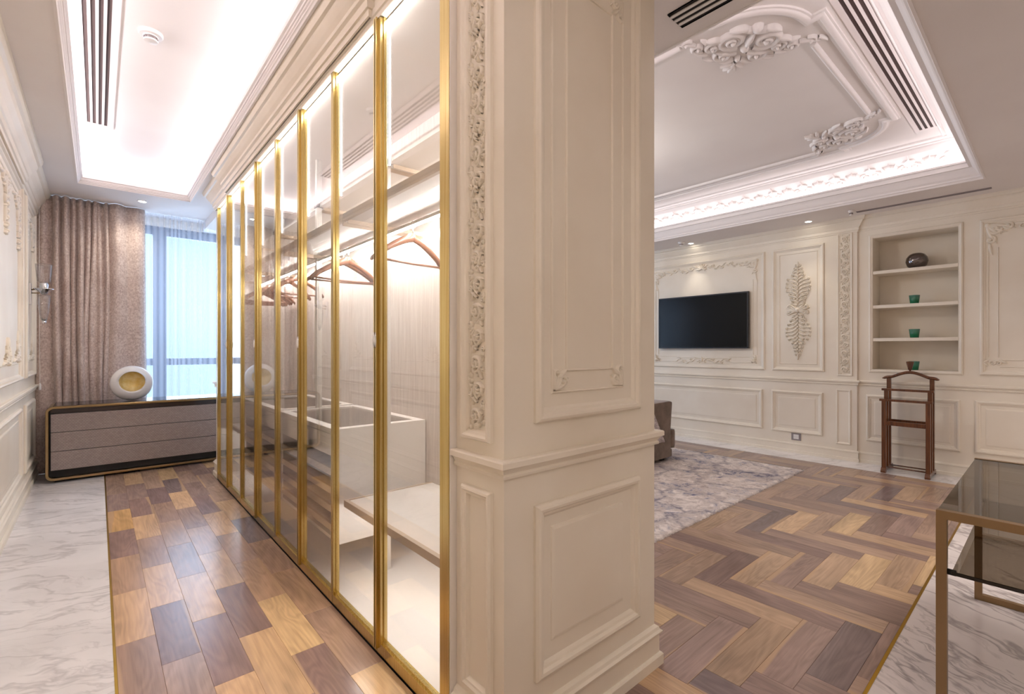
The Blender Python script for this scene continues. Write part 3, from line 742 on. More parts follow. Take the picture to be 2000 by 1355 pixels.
def lattice(b, u0, u1, v0, v1, per):
    n = max(1, round((v1 - v0) / per)); per = (v1 - v0) / n; w = u1 - u0; cu = (u0 + u1) / 2
    rnd = random.Random(11)
    for k in range(n):
        v = v0 + (k + .5) * per; sg = 1 if k % 2 else -1; ou = cu - sg * w * .10; H = .013
        b.scroll(ou, v, w * .34, -pi / 2 if k % 2 else -pi / 2, 1.55, sg, w * .075, H * 1.15, 20)
        b.scroll(cu + sg * w * .37, v + per * .34, w * .115, sg * .5, 1.25, -sg, w * .05, H, 10)
        b.scroll(cu + sg * w * .38, v - per * .22, w * .105, 0, 1.25, sg, w * .05, H, 10)
        b.scroll(cu - sg * w * .40, v - per * .46, w * .10, 0, 1.25, sg, w * .045, H, 10)
        for j in range(6):
            an = j * 1.05 + rnd.uniform(-.2, .2)
            b.leaf(ou + cos(an) * w * .13, v + sin(an) * w * .13, an + sg * .6, w * .22, w * .055, H, curl=sg * 1.0, n=5)
        for j in range(4):
            b.leaf(cu + sg * w * (.16 + .08 * j), v + per * (-.42 + .25 * j), pi / 2 + rnd.uniform(-.9, .9), w * .24, w * .05, H, curl=rnd.uniform(-1.4, 1.4), n=5)
        b.leaf(cu - sg * w * .30, v + per * .40, pi / 2 - sg * .7, w * .28, w * .06, H, curl=sg * 1.3, n=5)
        b.leaf(cu + sg * w * .02, v + per * .50, pi / 2 + sg * 1.2, w * .30, w * .06, H, curl=-sg * 1.0, n=5)
    for u in (u0 + .0025, u1 - .0025): b.ridge([(u, v0), (u, v1)], [.003, .003], [.006, .006])
relief(Pbay, 'carved_lattice', wr, lambda b: lattice(b, 1.516, 1.616, .972, 2.528, .092), smooth=True)
def rorn(b):
    swag(b, .455, 2.44, -1, -1, 1.25); vine(b, .23, -.2, 2.385, .02, 3)
    for u in (.395, .36): b.scroll(u, 1.116, .028, 0, 1.2, 1, .008, .016, 10)
    b.leaf(.43, 1.09, .8, .07, .012, .016); b.leaf(.43, 1.14, -.6, .07, .012, .016); b.leaf(.35, 1.14, 3.6, .06, .012, .016)
relief(Pright, 'carved_ornament', wr, rorn, smooth=True)
for z in (2.09, 1.72, 1.365):
    sh = box('niche_shelf', M['ivory'], (XR - .002, NY0 + .001, z - .034), (XR + ND, NY1 - .001, z), wr, bevel=.002)

# pillar
YE = 1.294
b = MB(); b.box(PX0, PY, 0, PX1, 5.50, CR + .2)
# hollow for the wardrobe is kept in front: pillar = thin shell behind, so build as separate blocks
b = MB(); b.box(PX0, PY, 0, PX1, YE + .02, CH - .02); b.box(1.50, YE + .02, 0, PX1, 5.50, CH - .02); b.box(PX0, 5.30, 0, 1.50, 5.50, CH - .02)
pil = struct(b.build('wall_middle', M['ivory']), 'ivory panelled pier at the end of the glazed wardrobe', 'wall')
pp = [(PX0, YE), (PX0, PY), (PX1, PY), (PX1, 5.5)]      # walking: left side must be outward -> reverse
def outw(path): return path
run('chair_rail', pp[::-1], RAIL, .872, pil)
struct(run('baseboard_middle', pp[::-1], BASEB, 0), 'tall ivory skirting around the pier', 'baseboard')
run('cornice', pp[::-1][:3], [(0, -.045), (.012, -.045), (.018, -.03), (.034, -.012), (.036, 0), (0, 0)], CR, pil)
panel(Ppil, pil, 1.008, 1.560, 1.022, 2.62); panel(Ppil, pil, 1.008, 1.556, .229, .768)
panel(Ppil, pil, 1.082, 1.460, .326, .688, RAISE, name='raised_edge')
b = MB(Ppil); i = b.add([(1.094, .338, .006), (1.448, .338, .006), (1.448, .676, .006), (1.094, .676, .006)]); b.f.append((i, i + 1, i + 2, i + 3)); b.build('raised_field', M['ivory'], pil)
panel(Ppil, pil, 1.082, 1.463, 1.107, 2.53, BEAD); panel(Ppil, pil, 1.150, 1.400, 1.176, 2.455, BEAD)
def pilorn(b):
    for u, su in ((1.087, 1), (1.458, -1)):
        for v, sv in ((1.112, 1), (2.525, -1)):
            b.scroll(u + su * .045, v + sv * .03, .024, 0, 1.4, su * sv, .007, .013, 14); b.scroll(u + su * .02, v + sv * .06, .02, 0, 1.3, -su * sv, .006, .012, 14)
            for a, L in ((.2, .075), (.6, .06), (1.0, .06), (1.4, .075)): b.leaf(u + su * .008, v + sv * .008, atan2(sv * sin(a), su * cos(a)), L, .009, .012, curl=.7 * su * sv)
            b.leaf(u + su * .03, v + sv * .045, atan2(sv * .6, su * .8), .045, .009, .013)
relief(Ppil, 'carved_ornament', pil, pilorn, smooth=True)
panel(Ppside, pil, 1.104, 1.252, .968, 2.66, [(0, 0), (0, .012), (.005, .020), (.012, .021), (.018, .014), (.024, .012), (.030, .004), (.033, 0)])
panel(Ppside, pil, 1.104, 1.252, .185, .820, [(0, 0), (0, .012), (.005, .018), (.012, .019), (.018, .013), (.024, .012), (.029, .004), (.031, 0)])
relief(Ppside, 'carved_lattice', pil, lambda b: lattice(b, 1.136, 1.220, 1.003, 2.625, .0815), smooth=True)
# far pier face of the wardrobe run
def Ppend(u, v, h): return (PX0 - h, u, v)
run('end_skirting', [(PX0, 5.30), (PX0, 5.50), (1.45, 5.50)], BASEB, 0, pil)
run('end_rail', [(PX0, 5.30), (PX0, 5.50), (1.45, 5.50)], RAIL, .872, pil)

# window wall
wf = MB()
WX0, WX1, WZ0, WZ1 = -.30, 2.0, .30, 2.70
W2 = (3.2, 5.4)
wf.box(XL - .1, YF, 0, WX0, YF + .2, 2.9); wf.box(WX1, YF, 0, W2[0], YF + .2, 2.9); wf.box(W2[1], YF, 0, XR + .3, YF + .2, 2.9)
wf.box(WX0, YF, 0, WX1, YF + .2, WZ0); wf.box(WX0, YF, WZ1, WX1, YF + .2, 2.9); wf.box(W2[0], YF, 0, W2[1], YF + .2, WZ0); wf.box(W2[0], YF, WZ1, W2[1], YF + .2, 2.9)
wfo = struct(wf.build('wall_far', M['ivory'], recalc=False), 'far wall with the curtained windows', 'wall')
wbk = struct(MB().box(XL - .1, YB - .1, 0, XR + .3, YB, 2.9).build('wall_back', M['ivory']), 'plain wall behind the viewer', 'wall')
def window(name, x0, x1, mull, label):
    b = MB(); y0, y1 = YF + .02, YF + .09
    b.box(x0, y0, WZ0, x1, y1, WZ0 + .06); b.box(x0, y0, WZ1 - .10, x1, y1, WZ1); b.box(x0, y0, WZ0, x0 + .06, y1, WZ1); b.box(x1 - .06, y0, WZ0, x1, y1, WZ1)
    o = struct(b.build(name, M['window_frame']), label, 'window')
    xs = [x0] + mull + [x1]
    for xm in mull: box('mullion', M['window_frame'], (xm - .065, y0 - .01, WZ0), (xm + .065, y1 + .01, WZ1), o)
    for a, c in zip(xs[:-1], xs[1:]):
        box('transom', M['window_frame'], (a, y0, 1.055), (c, y1, 1.135), o)
        box('pane', M['win_glass'], (a + .01, y0 + .03, WZ0), (c - .01, y0 + .036, WZ1), o)
    return o
window('window_1', WX0, WX1, [.555, 1.45], 'grey framed window behind the sheer curtain')
window('window_2', W2[0], W2[1], [4.3], 'grey framed window at the far end of the salon')

# ------------------------------------------------------------------ glazed wardrobe
fas = struct(MB().box(DX + .022, YE + .002, 2.618, 1.498, 5.298, CH - .002).build('trim_4', M['ivory']), 'ivory stepped cornice above the glass wardrobe doors', 'cornice')
run('cornice', [(.880, PY + .18), (.880, 1.87), (.848, 1.87), (.848, 4.80), (.880, 4.80), (.880, 5.50), (1.45, 5.50)], CORN_C, CH, fas)
run('architrave', [(.870, YE), (.870, 5.30)], [(-.016, -.035), (.010, -.035), (.010, -.014), (.016, -.010), (.016, .018), (-.016, .018)], 2.632, fas)

wd = empty('wardrobe', (1.2, 3.3, 0), 'long fitted wardrobe with gold framed glass doors and lit cream interior', 'wardrobe')
IX0, IX1, IZ0, IZ1 = .893, 1.498, .052, 2.596
box('base_panel', M['laminate'], (IX0, 1.318, .0), (IX1, 5.298, IZ0), wd)
box('back_panel', M['back_panel'], (1.462, 1.318, IZ0), (IX1, 5.298, IZ1), wd)
box('ceiling_panel', M['laminate_gloss'], (IX0, 1.318, IZ1), (IX1, 5.298, 2.614), wd)
box('end_panel', M['laminate'], (DX + .002, YE + .002, .0), (IX1, 1.318, 2.614), wd)
box('end_panel', M['laminate'], (IX0, 5.278, IZ0), (1.462, 5.298, IZ1), wd)
box('led_strip', M['led_closet'], (.895, 1.33, 2.586), (.906, 5.27, 2.5955), wd)
for y in (1.792, 2.304, 2.782, 3.294, 3.772, 4.284, 4.762): box('led_strip', M['led_edge'], (.896, y - .005, 2.0), (.902, y + .005, 2.585), wd)
SE = [1.30, 1.83, 2.325, 2.82, 3.315, 3.81, 4.305, 4.80, 5.292]
for k in range(8):
    y0, y1 = SE[k] + .0015, SE[k + 1] - .0015
    wide0 = k % 2 == 1 or k == 0; wide1 = k % 2 == 0 or k == 7
    # seams 1,3,5,7 carry the double post
    w0 = .055 if k == 0 else (.030 if k % 2 == 1 else .013)
    w1 = .030 if k % 2 == 0 else .013
    if k == 7: w1 = .02
    x0, x1 = DX, DX + .030
    b = MB()
    b.box(x0, y0, .012, x1, y0 + w0, 2.615); b.box(x0, y1 - w1, .012, x1, y1, 2.615)
    b.box(x0, y0 + w0, .012, x1, y1 - w1, .056); b.box(x0 + .004, y0 + w0, 2.606, x1, y1 - w1, 2.615)
    # glazing bead and raised pull edge
    b.box(x0 + .012, y0 + w0, .056, x1 - .006, y0 + w0 + .006, 2.606); b.box(x0 + .012, y1 - w1 - .006, .056, x1 - .006, y1 - w1, 2.606)
    b.box(x0 + .006, y0 + w0, .056, x1 - .006, y1 - w1, .066)
    if w0 > .025 and k: b.box(x0 - .010, y0 + .002, .03, x0, y0 + .010, 2.60)
    if w1 > .025: b.box(x0 - .010, y1 - .010, .03, x0, y1 - .002, 2.60)
    dr = b.build('door', M['gold'], wd)
    box('glass_pane', M['glass'], (x0 + .013, y0 + w0 + .001, .058), (x0 + .017, y1 - w1 - .001, 2.605), dr)
    hb = MB(); yh = y1 - .006 if k % 2 == 0 else y0 + .006
    hb.lathe([(.0005, -.034), (.004, -.02), (.0062, 0), (.004, .02), (.0005, .034)], x0 - .010, yh, 1.285, 10)
    hb.build('handle', M['chrome'], dr, smooth=True)
POLE = [1.352, 2.412, 3.470, 4.528, 5.256]
for y in POLE:
    b = MB(); b.box(1.172, y - .017, IZ0, 1.208, y + .017, IZ1); b.box(1.184, y - .021, IZ0, 1.196, y + .021, IZ1)
    p = b.build('upright', M['alu'], wd)
    box('foot_plate', M['alu'], (1.166, y - .024, IZ0), (1.214, y + .024, IZ0 + .006), p)
    for z in (2.268, 1.923): box('clip', M['dark_clip'], (1.166, y - .024, z - .014), (1.214, y + .024, z + .014), p)
for a, c in zip(POLE[:-1], POLE[1:]):
    s = box('upper_shelf', M['laminate'], (1.19, a + .026, 2.258), (1.460, c - .026, 2.278), wd)
    box('shelf_led', M['led_post'], (1.44, a + .04, 2.252), (1.452, c - .04, 2.258), s)
    s = box('lower_shelf', M['laminate'], (.962, a + .026, 1.912), (1.460, c - .026, 1.930), wd)
    box('shelf_edge', M['shelf_edge'], (.945, a + .006, 1.904), (.962, c - .006, 1.940), s)
    for y in (a + .03, c - .036): box('bracket', M['shelf_edge'], (1.215, y, 2.236), (1.460, y + .006, 2.258), wd); box('bracket', M['shelf_edge'], (.962, y, 1.890), (1.44, y + .006, 1.912), wd)
    r = box('hanging_rail', M['alu'], (1.180, a + .02, 1.868), (1.200, c - .02, 1.884), wd)
    box('rail_led', M['led_post'], (1.182, a + .03, 1.862), (1.198, c - .03, 1.868), r)
    box('back_led', M['led_post'], (1.446, a + .04, 1.896), (1.456, c - .04, 1.906), wd)
for (a, c, z) in ((1.352, 2.388, .480), (4.552, 5.256, .53)):
    s = box('bench_shelf', M['laminate'], (.965, a + .02, z - .030), (1.460, c, z - .004), wd)
    b = MB(); b.box(.945, a + .01, z - .034, .965, c, z); b.box(.965, c - .014, z - .034, 1.46, c, z); b.build('shelf_edge', M['shelf_edge'], s)
    box('shelf_led', M['led_post'], (.985, a + .04, z - .036), (.995, c - .04, z - .030), s)

def chest(y0, y1, label):
    t = empty('drawer_chest', (1.19, (y0 + y1) / 2, .235), label, 'drawer chest', 'drawer chests in the wardrobe')
    x0, x1, z0, z1 = .920, 1.458, .232, .832
    box('side_panel', M['laminate'], (x0 + .02, y0, z0), (x1, y0 + .018, z1 - .026), t)
    box('side_panel', M['laminate'], (x0 + .02, y1 - .018, z0), (x1, y1, z1 - .026), t)
    box('bottom_panel', M['laminate'], (x0 + .02, y0 + .018, z0), (x1, y1 - .018, z0 + .018), t)
    box('back_board', M['laminate'], (x1 - .012, y0 + .018, z0 + .018), (x1, y1 - .018, z1 - .03), t)
    b = MB(); w = .055
    b.box(x0, y0, z1 - .026, x0 + w, y1, z1); b.box(x1 - w, y0, z1 - .026, x1, y1, z1); b.box(x0 + w, y0, z1 - .026, x1 - w, y0 + w, z1); b.box(x0 + w, y1 - w, z1 - .026, x1 - w, y1, z1)
    tp = b.build('top_frame', M['laminate'], t)
    box('glass_inset', M['glass'], (x0 + w, y0 + w, z1 - .012), (x1 - w, y1 - w, z1 - .006), tp)
    d = box('drawer', M['laminate'], (x0, y0 + .004, .690), (x0 + .018, y1 - .004, .800), t, bevel=.0015)
    b = MB(); b.box(x0 + .018, y0 + .03, .70, x1 - .04, y1 - .03, .712); b.build('drawer_tray', M['back_panel'], d)
    for k in range(4):
        z = .578 - k * .098
        d = box('pull_out_tray', M['shelf_edge'], (x0 + .012, y0 + .022, z), (x0 + .026, y1 - .022, z + .036), t)
        box('tray_floor', M['back_panel'], (x0 + .026, y0 + .03, z + .004), (x1 - .03, y1 - .03, z + .012), d)
    return t
chest(2.452, 3.442, 'cream drawer chest with inset glass top, the nearer of two in the wardrobe')
chest(3.500, 4.502, 'cream drawer chest with inset glass top, the farther of two in the wardrobe')

# hangers
def hanger_proto():
    t = empty('coat_hanger', (1.19, 2.12, 1.888), 'brown wooden coat hanger hanging alone in the nearest wardrobe bay', 'hanger', 'wooden hangers on the wardrobe rail')
    b = MB()
    for sg in (1, -1):
        rows = []
        for k in range(11):
            q = k / 10; x = sg * .215 * q; z = -.082 - .115 * q ** 1.25 - .012 * max(0, q - .8) / .2
            hh = .024 * (1 - .45 * q); d = .010 + .010 * q; yy = .030 * q * q
            rows.append([(x, yy + d * cos(a), z + hh * sin(a)) for a in [2 * pi * j / 8 for j in range(8)]])
        i = b.grid(rows, closed_u=True); b.cap(i, 8); b.cap(i + 80, 8, True)
    o = b.build('shoulder', M['hanger'], None, smooth=True)
    o.parent = t
    b = MB(); b.tube([(-.198, .025, -.205), (0, .006, -.212), (.198, .025, -.205)], .006, 8); o = b.build('trouser_bar', M['hanger'], None, smooth=True); o.parent = t
    pts = [(0, 0, -.065), (0, 0, -.046)] + [(.021 * cos(a), 0, -.016 + .0185 * sin(a)) for a in [-pi / 2 + .5 * 0 + k * pi * 1.35 / 12 for k in range(13)]]
    b = MB(); b.tube(pts, .0024, 6); o = b.build('hook', M['chrome'], None, smooth=True); o.parent = t
    b = MB(); b.lathe([(.004, -.066), (.010, -.070), (.010, -.076)], 0, 0, 0, 10); o = b.build('collar', M['chrome'], None); o.parent = t
    return t
hp = hanger_proto()
hp.rotation_euler = (0, 0, radians(8))
HG = [(2.935, 5, 'brown wooden coat hanger, front one of the pair above the nearer drawer chest'), (3.01, -4, 'brown wooden coat hanger, rear one of the pair above the nearer drawer chest'),
      (3.93, 6, 'brown wooden coat hanger above the farther drawer chest, hanging straight'), (4.16, 18, 'brown wooden coat hanger turned askew above the farther drawer chest')]
for y, a, lab in HG:
    c = copy_tree(hp); c.location = (1.19, y, 1.888); c.rotation_euler = (0, 0, radians(a)); c['label'] = lab
for k in range(6):
    c = copy_tree(hp); c.location = (1.19, 4.72 + k * .075, 1.888); c.rotation_euler = (0, 0, radians((-2, 2, -1, 3, 1, -3)[k])); c['label'] = 'brown wooden coat hanger, ' + ('frontmost', 'second from the front', 'third from the front', 'third from the back', 'second from the back', 'rearmost')[k] + ' of the cluster in the far wardrobe bay'

# ------------------------------------------------------------------ ceiling fittings
def slot_vent(name, label, z, x0, x1, y0, y1, n, along, mslot, frame=.03, group=None, mbody='vent_white'):
    t = empty(name, ((x0 + x1) / 2, (y0 + y1) / 2, z), label, 'air vent', group)
    h = .006
    b = MB(); w = (x1 - x0) if along == 'y' else (y1 - y0)
    bw = w / (2 * n - 1); sw = w / (n * 1.35 + (n - 1)) * 1.35; lw = sw / 1.35
    box('dark_slot', M[mslot], (x0, y0, z - .0015), (x1, y1, z + .001), t)
    b.box(x0 - frame, y0 - frame, z - h, x1 + frame, y0, z); b.box(x0 - frame, y1, z - h, x1 + frame, y1 + frame, z); b.box(x0 - frame, y0, z - h, x0, y1, z); b.box(x1, y0, z - h, x1 + frame, y1, z)
    b.build('vent_frame', M[mbody], t)
    for k in range(n - 1):
        a = (k + 1) * sw + k * lw; bw = lw
        if along == 'y': box('slat', M[mbody], (x0 + a, y0, z - h), (x0 + a + bw, y1, z), t)
        else: box('slat', M[mbody], (x0, y0 + a, z - h), (x1, y0 + a + bw, z), t)
    return t
slot_vent('air_vent', 'long white four slot air vent in the corridor ceiling tray', 3.0, -.062, .056, .6, 4.9, 4, 'y', 'slot', .036)
slot_vent('air_vent', 'white four slot air vent in the salon ceiling tray', 3.08, 2.4, 5.182, .632, .755, 4, 'x', 'slot', .03)
slot_vent('air_vent', 'four slot air vent in the low soffit beside the pier', CR, 1.862, 1.985, -.5, 1.11, 4, 'y', 'slot2', .0, None, 'ceiling')
v = slot_vent('air_vent', 'thin grey linear air vent above the shelf niche', CR, 6.042, 6.082, .39, 1.392, 2, 'y', 'slot', .004, None, 'vent_grey')
def detector(label, x, y, z, r):
    t = empty('smoke_detector', (x, y, z), label, 'smoke detector')
    b = MB(); b.lathe([(r, 0), (r, -.012), (r * .94, -.018), (r * .62, -.020), (r * .60, -.026)], x, y, z, 28); b.build('base', M['plastic'], t, smooth=True, auto=.6)
    b = MB(); b.lathe([(r * .50, -.026), (r * .50, -.040)], x, y, z, 20)
    for k in range(10):
        a = 2 * pi * k / 10; b.box(x + r * .53 * cos(a) - .003, y + r * .53 * sin(a) - .003, z - .042, x + r * .53 * cos(a) + .003, y + r * .53 * sin(a) + .003, z - .024)
    b.build('sensor_cage', M['vent_grey'], t)
    b = MB(); b.lathe([(r * .60, -.040), (r * .58, -.048), (r * .3, -.052), (.001, -.053)], x, y, z, 24, caps=False); b.build('cap', M['plastic'], t, smooth=True, auto=.6)
detector('round white smoke detector in the corridor ceiling tray', .222, 3.30, 3.0, .056)
detector('small white smoke detector on the soffit above the television', 5.985, 3.36, CR, .042)
detector('tiny white sensor on the soffit at the end of the thin vent', 5.96, 1.42, CR, .026)
def downlight(label, x, y, z, tgt, power, size=1.1):
    t = empty('downlight', (x, y, z), label, 'downlight')
    b = MB(); b.lathe([(.043, 0), (.043, -.004), (.036, -.006), (.031, -.002), (.031, 0)], x, y, z, 24, caps=False); b.build('trim_ring', M['plastic'], t, smooth=True, auto=.6)
    b = MB(); b.lathe([(.030, -.0025), (.001, -.0028)], x, y, z, 20, caps=False); b.build('lens', M['lens'], t)
    l = D.lights.new('downlight_beam', 'SPOT'); l.energy = power; l.color = (1, .90, .76); l.spot_size = size; l.spot_blend = .8; l.shadow_soft_size = .03
    o = D.objects.new('downlight_beam', l); COL.objects.link(o); o.location = (x, y, z - .012)
    dv = Vector(tgt) - Vector(o.location); o.rotation_euler = dv.to_track_quat('-Z', 'Y').to_euler(); o.parent = t; o.matrix_parent_inverse = Matrix.Translation((-x, -y, -z))
downlight('small round lit downlight above the dresser and curtain', .352, 6.32, CH, (.30, 6.6, .6), 10, 2.2)
downlight('small round lit downlight above the television', 6.15, 3.31, CR, (6.15, 3.3, 0), P_SPOT)
downlight('small round lit downlight above the carved medallion panel', 6.10, 1.86, CR, (6.12, 1.9, 0), P_SPOT)

# ------------------------------------------------------------------ corridor end: curtain, sheer, dresser, ornament, sconce
def curtain():
    val = [-.468, -.352, -.285, -.215, -.165, -.105, -.055, -.005, .045, .085, .255, .415]
    amp = [.055, .085, .075, .050, .080, .060, .070, .055, .05, .075, .07]
    nz = 30; rows = []
    rnd = random.Random(3); ph = [rnd.uniform(-1, 1) for _ in val]
    for iz in range(nz + 1):
        q = iz / nz; z = .003 + (2.795 - .003) * q; row = []
        for k in range(len(val) - 1):
            for j in range(8):
                s_ = j / 8; a = val[k] + (val[k + 1] - val[k]) * s_
                wob = .012 * sin(3.1 * q + ph[k] * 3) + .008 * sin(7 * q + ph[k] * 5)
                dep = amp[k] * (1 - cos(2 * pi * s_)) / 2 * (.75 + .35 * sin(2.5 * q + ph[k] * 2.5)) + (.028 * sin(pi * s_ * 3 + ph[k]) * (.25 + .75 * (1 - abs(2 * q - 1)))) * .35
                edge = -.012 * (1 - q) if k == len(val) - 2 else 0
                row.append((a + wob * (1 if 0 < k < len(val) - 2 else .3) - (.02 * q * (1 if k > 8 else 0)), 6.675 - dep, z))
        row.append((val[-1] - .02 * q, 6.69, z)); rows.append(row)
    b = MB(); b.grid(rows); o = b.build('curtain', M['curtain'], None, smooth=True)
    md = o.modifiers.new('thick', 'SOLIDIFY'); md.thickness = .004
    tag(o, 'taupe patterned full length curtain gathered at the left of the window', 'curtain')
curtain()
def sheer_c():
    b = MB(); rows = []; n = 420; x0, x1 = .30, 2.05
    rnd = random.Random(5)
    xs = [x0 + (x1 - x0) * k / n for k in range(n + 1)]
    for q in (0, .35, .7, 1.0):
        z = .02 + 2.775 * q
        rows.append([(x + .010 * sin(x * 23), 6.765 + .022 * sin(2 * pi * (x / .105 + .25 * sin(x * 9))) * (1.0 if q < .9 else .8), z) for x in xs])
    b.grid(rows); o = b.build('sheer_curtain', M['sheer'], None, smooth=True)
    tag(o, 'pale translucent voile curtain in front of the window', 'curtain')
    b = MB(); rows = [[(x, 6.80 + .02 * sin(2 * pi * x / .11), z) for x in [3.1 + 2.4 * k / 200 for k in range(201)]] for z in (.02, 2.69)]
    b.grid(rows); o = b.build('sheer_curtain', M['sheer'], None, smooth=True)
    tag(o, 'pale voile curtain over the salon window hidden beyond the wardrobe', 'curtain')
sheer_c()

def dresser():
    x0, x1, y0, y1, z0, z1 = -.365, 1.30, 6.115, 6.565, .022, .712
    t = empty('dresser', ((x0 + x1) / 2, (y0 + y1) / 2, 0), 'low three drawer dresser with woven fronts and rounded bronze frame', 'dresser')
    def rr(x0, x1, z0, z1, r, n=7):
        p = []
        for cx, cz, a in ((x1 - r, z1 - r, 0), (x0 + r, z1 - r, pi / 2), (x0 + r, z0 + r, pi), (x1 - r, z0 + r, 1.5 * pi)):
            for k in range(n): an = a + pi / 2 * k / (n - 1); p.append((cx + r * cos(an), cz + r * sin(an)))
        return p
    o_ = rr(x0, x1, z0, z1, .055); i_ = rr(x0 + .022, x1 - .022, z0 + .022, z1 - .022, .036)
    b = MB(); n = len(o_)
    rows = [[(x, y0 + .004, z) for x, z in o_], [(x * 1 + (0.003 if 0 else 0), y0, z) for x, z in rr(x0 + .003, x1 - .003, z0 + .003, z1 - .003, .052)], [(x, y0, z) for x, z in rr(x0 + .019, x1 - .019, z0 + .019, z1 - .019, .039)], [(x, y0 + .004, z) for x, z in i_], [(x, y1, z) for x, z in i_], [(x, y1, z) for x, z in o_]]
    b.grid(rows, closed_u=True, closed_v=True); b.build('frame', M['bronze'], t, smooth=True, auto=.6)
    xa, xb = x0 + .024, x1 - .024
    box('carcass', M['black'], (xa, y0 + .05, z0 + .024), (xb, y1 - .004, z1 - .024), t)
    box('top_band', M['dark_lacquer'], (xa + .012, y0 + .028, .646), (xb, y0 + .05, .688), t)
    box('top_glass', M['dark_lacquer'], (x0 + .05, y0 + .012, z1), (x1 - .05, y1, z1 + .004), t)
    for a, c in ((.472, .640), (.293, .467), (.116, .288)):
        box('drawer', M['weave'], (xa + .012, y0 + .018, a), (xb - .012, y0 + .048, c), t, bevel=.002)
    for x in (x0 + .09, x1 - .09): box('foot', M['black'], (x - .03, y0 + .06, 0), (x + .03, y1 - .06, z0 + .004), t)
dresser()
def egg():
    cx, cy, cz = .268, 6.33, .716
    t = empty('decor_vase', (cx, cy, cz), 'white oval ceramic vase with a golden hollow centre on the dresser', 'vase')
    rx, rz, ry = .178, .180, .085; n = 40
    c0 = Vector((cx, cy, cz + .1775))
    R = Matrix.Rotation(radians(-6), 3, 'X')
    def ring(k, fx, fz, y, dz=0): return [tuple(c0 + R @ Vector((rx * fx * cos(2 * pi * j / n), y, rz * fz * sin(2 * pi * j / n) * (1.0 if sin(2 * pi * j / n) > 0 else .985) + dz))) for j in range(n)]
    rows = [ring(0, .02, .02, ry)]
    for k in range(1, 14):
        a = pi / 2 * (1 - k / 7.0); rows.append(ring(0, cos(a), cos(a), ry * sin(a))) if cos(a) > .62 or k < 8 else None
    rows.append(ring(0, .62, .60, -ry * .80, .012)); rows.append(ring(0, .595, .575, -ry * .74, .012))
    b = MB(); i = b.grid(rows, closed_u=True); b.cap(i, n); b.build('shell', M['ceramic'], t, smooth=True)
    rows = [ring(0, .598, .578, -ry * .745, .012), ring(0, .57, .55, -ry * .3, .01), ring(0, .42, .42, 0, .008), ring(0, .02, .02, ry * .15, .005)]
    b = MB(); i = b.grid(rows, closed_u=True); b.cap(i + 3 * n, n); b.build('golden_hollow', M['goldleaf'], t, smooth=True)
egg()
def sconce():
    x, y = -.375, 6.16
    t = empty('wall_sconce', (XL, y, 1.78), 'crystal glass wall sconce with upper shade and lower drop beside the curtain', 'wall lamp')
    box('back_plate', M['plastic'], (XL, y - .035, 1.655), (XL + .012, y + .035, 1.85), t, bevel=.003)
    b = MB(); b.tube([(XL + .012, y, 1.79), (XL + .05, y, 1.80), (x, y, 1.79)], .006, 8); b.tube([(XL + .012, y, 1.76), (x, y, 1.765)], .005, 8); b.build('arm', M['bronze'], t, smooth=True)
    b = MB(); b.lathe([(.030, 1.855), (.048, 1.87), (.060, 2.02), (.062, 2.03), (.058, 2.02), (.046, 1.874), (.028, 1.860)], x, y, 0, 20); b.build('glass_shade', M['crystal'], t, smooth=True)
    b = MB(); b.lathe([(.012, 1.75), (.03, 1.765), (.05, 1.785), (.072, 1.80), (.072, 1.806), (.03, 1.812), (.034, 1.84), (.026, 1.858), (.010, 1.86)], x, y, 0, 24); b.build('metal_cup', M['chrome'], t, smooth=True, auto=.7)
    b = MB(); b.lathe([(.036, 1.75), (.046, 1.735), (.046, 1.70), (.036, 1.60), (.022, 1.52), (.020, 1.51), (.034, 1.60), (.042, 1.70), (.034, 1.745)], x, y, 0, 20); b.build('glass_drop', M['crystal'], t, smooth=True)
    b = MB(); b.ball((x, y, 1.498), .017, 12, 8); b.build('finial', M['chrome'], t, smooth=True)
sconce()
def cord():
    x, y = -.432, 6.56
    t = empty('blind_cord', (x, y, .83), 'thin white blind cord with a small pull at the wall end', 'cord')
    b = MB(); b.tube([(x, y, 2.75), (x, y, 1.6), (x + .004, y - .004, .91)], .0022, 6); b.build('string', M['plastic'], t)
    b = MB(); b.lathe([(.003, .915), (.008, .905), (.011, .86), (.009, .845), (.001, .843)], x + .004, y - .004, 0, 12); b.build('pull', M['plastic'], t, smooth=True)
cord()

# ------------------------------------------------------------------ salon furniture
def rug():
    x0, x1, y0, y1 = 2.15, 5.46, 1.705, 4.7; nx, ny = 150, 130
    rnd = random.Random(9); b = MB(); rows = []
    for j in range(ny + 1):
        rows.append([(x0 + (x1 - x0) * i / nx + (rnd.uniform(-.006, .006) if i in (0, nx) or j in (0, ny) else 0), y0 + (y1 - y0) * j / ny + (rnd.uniform(-.009, .006) if j in (0, ny) else 0), .0115 + rnd.uniform(-.0012, .0012) if 0 < i < nx and 0 < j < ny else .001) for i in range(nx + 1)])
    b.grid(rows); o = b.build('rug', M['rug'], None, smooth=True)
    tag(o, 'large grey cream rug with faded blue distressed pattern under the sofa', 'rug')
    b = MB()
    for k in range(1700):
        side = k % 10
        if side < 6: x, y, d = rnd.uniform(x0, x1), y0 + .004, (rnd.uniform(-.5, .5), -1)
        else: x, y, d = x1 - .004, rnd.uniform(y0, y0 + 2.4), (1, rnd.uniform(-.5, .5))
        L = rnd.uniform(.008, .020); px, py = -d[1] * .003, d[0] * .003
        i = b.add([(x - px, y - py, .011), (x + px, y + py, .011), (x + d[0] * L, y + d[1] * L, .002)]); b.f.append((i, i + 1, i + 2))
    f = b.build('pile_fringe', M['rug'], o, recalc=False); f['kind'] = 'stuff'
rug()
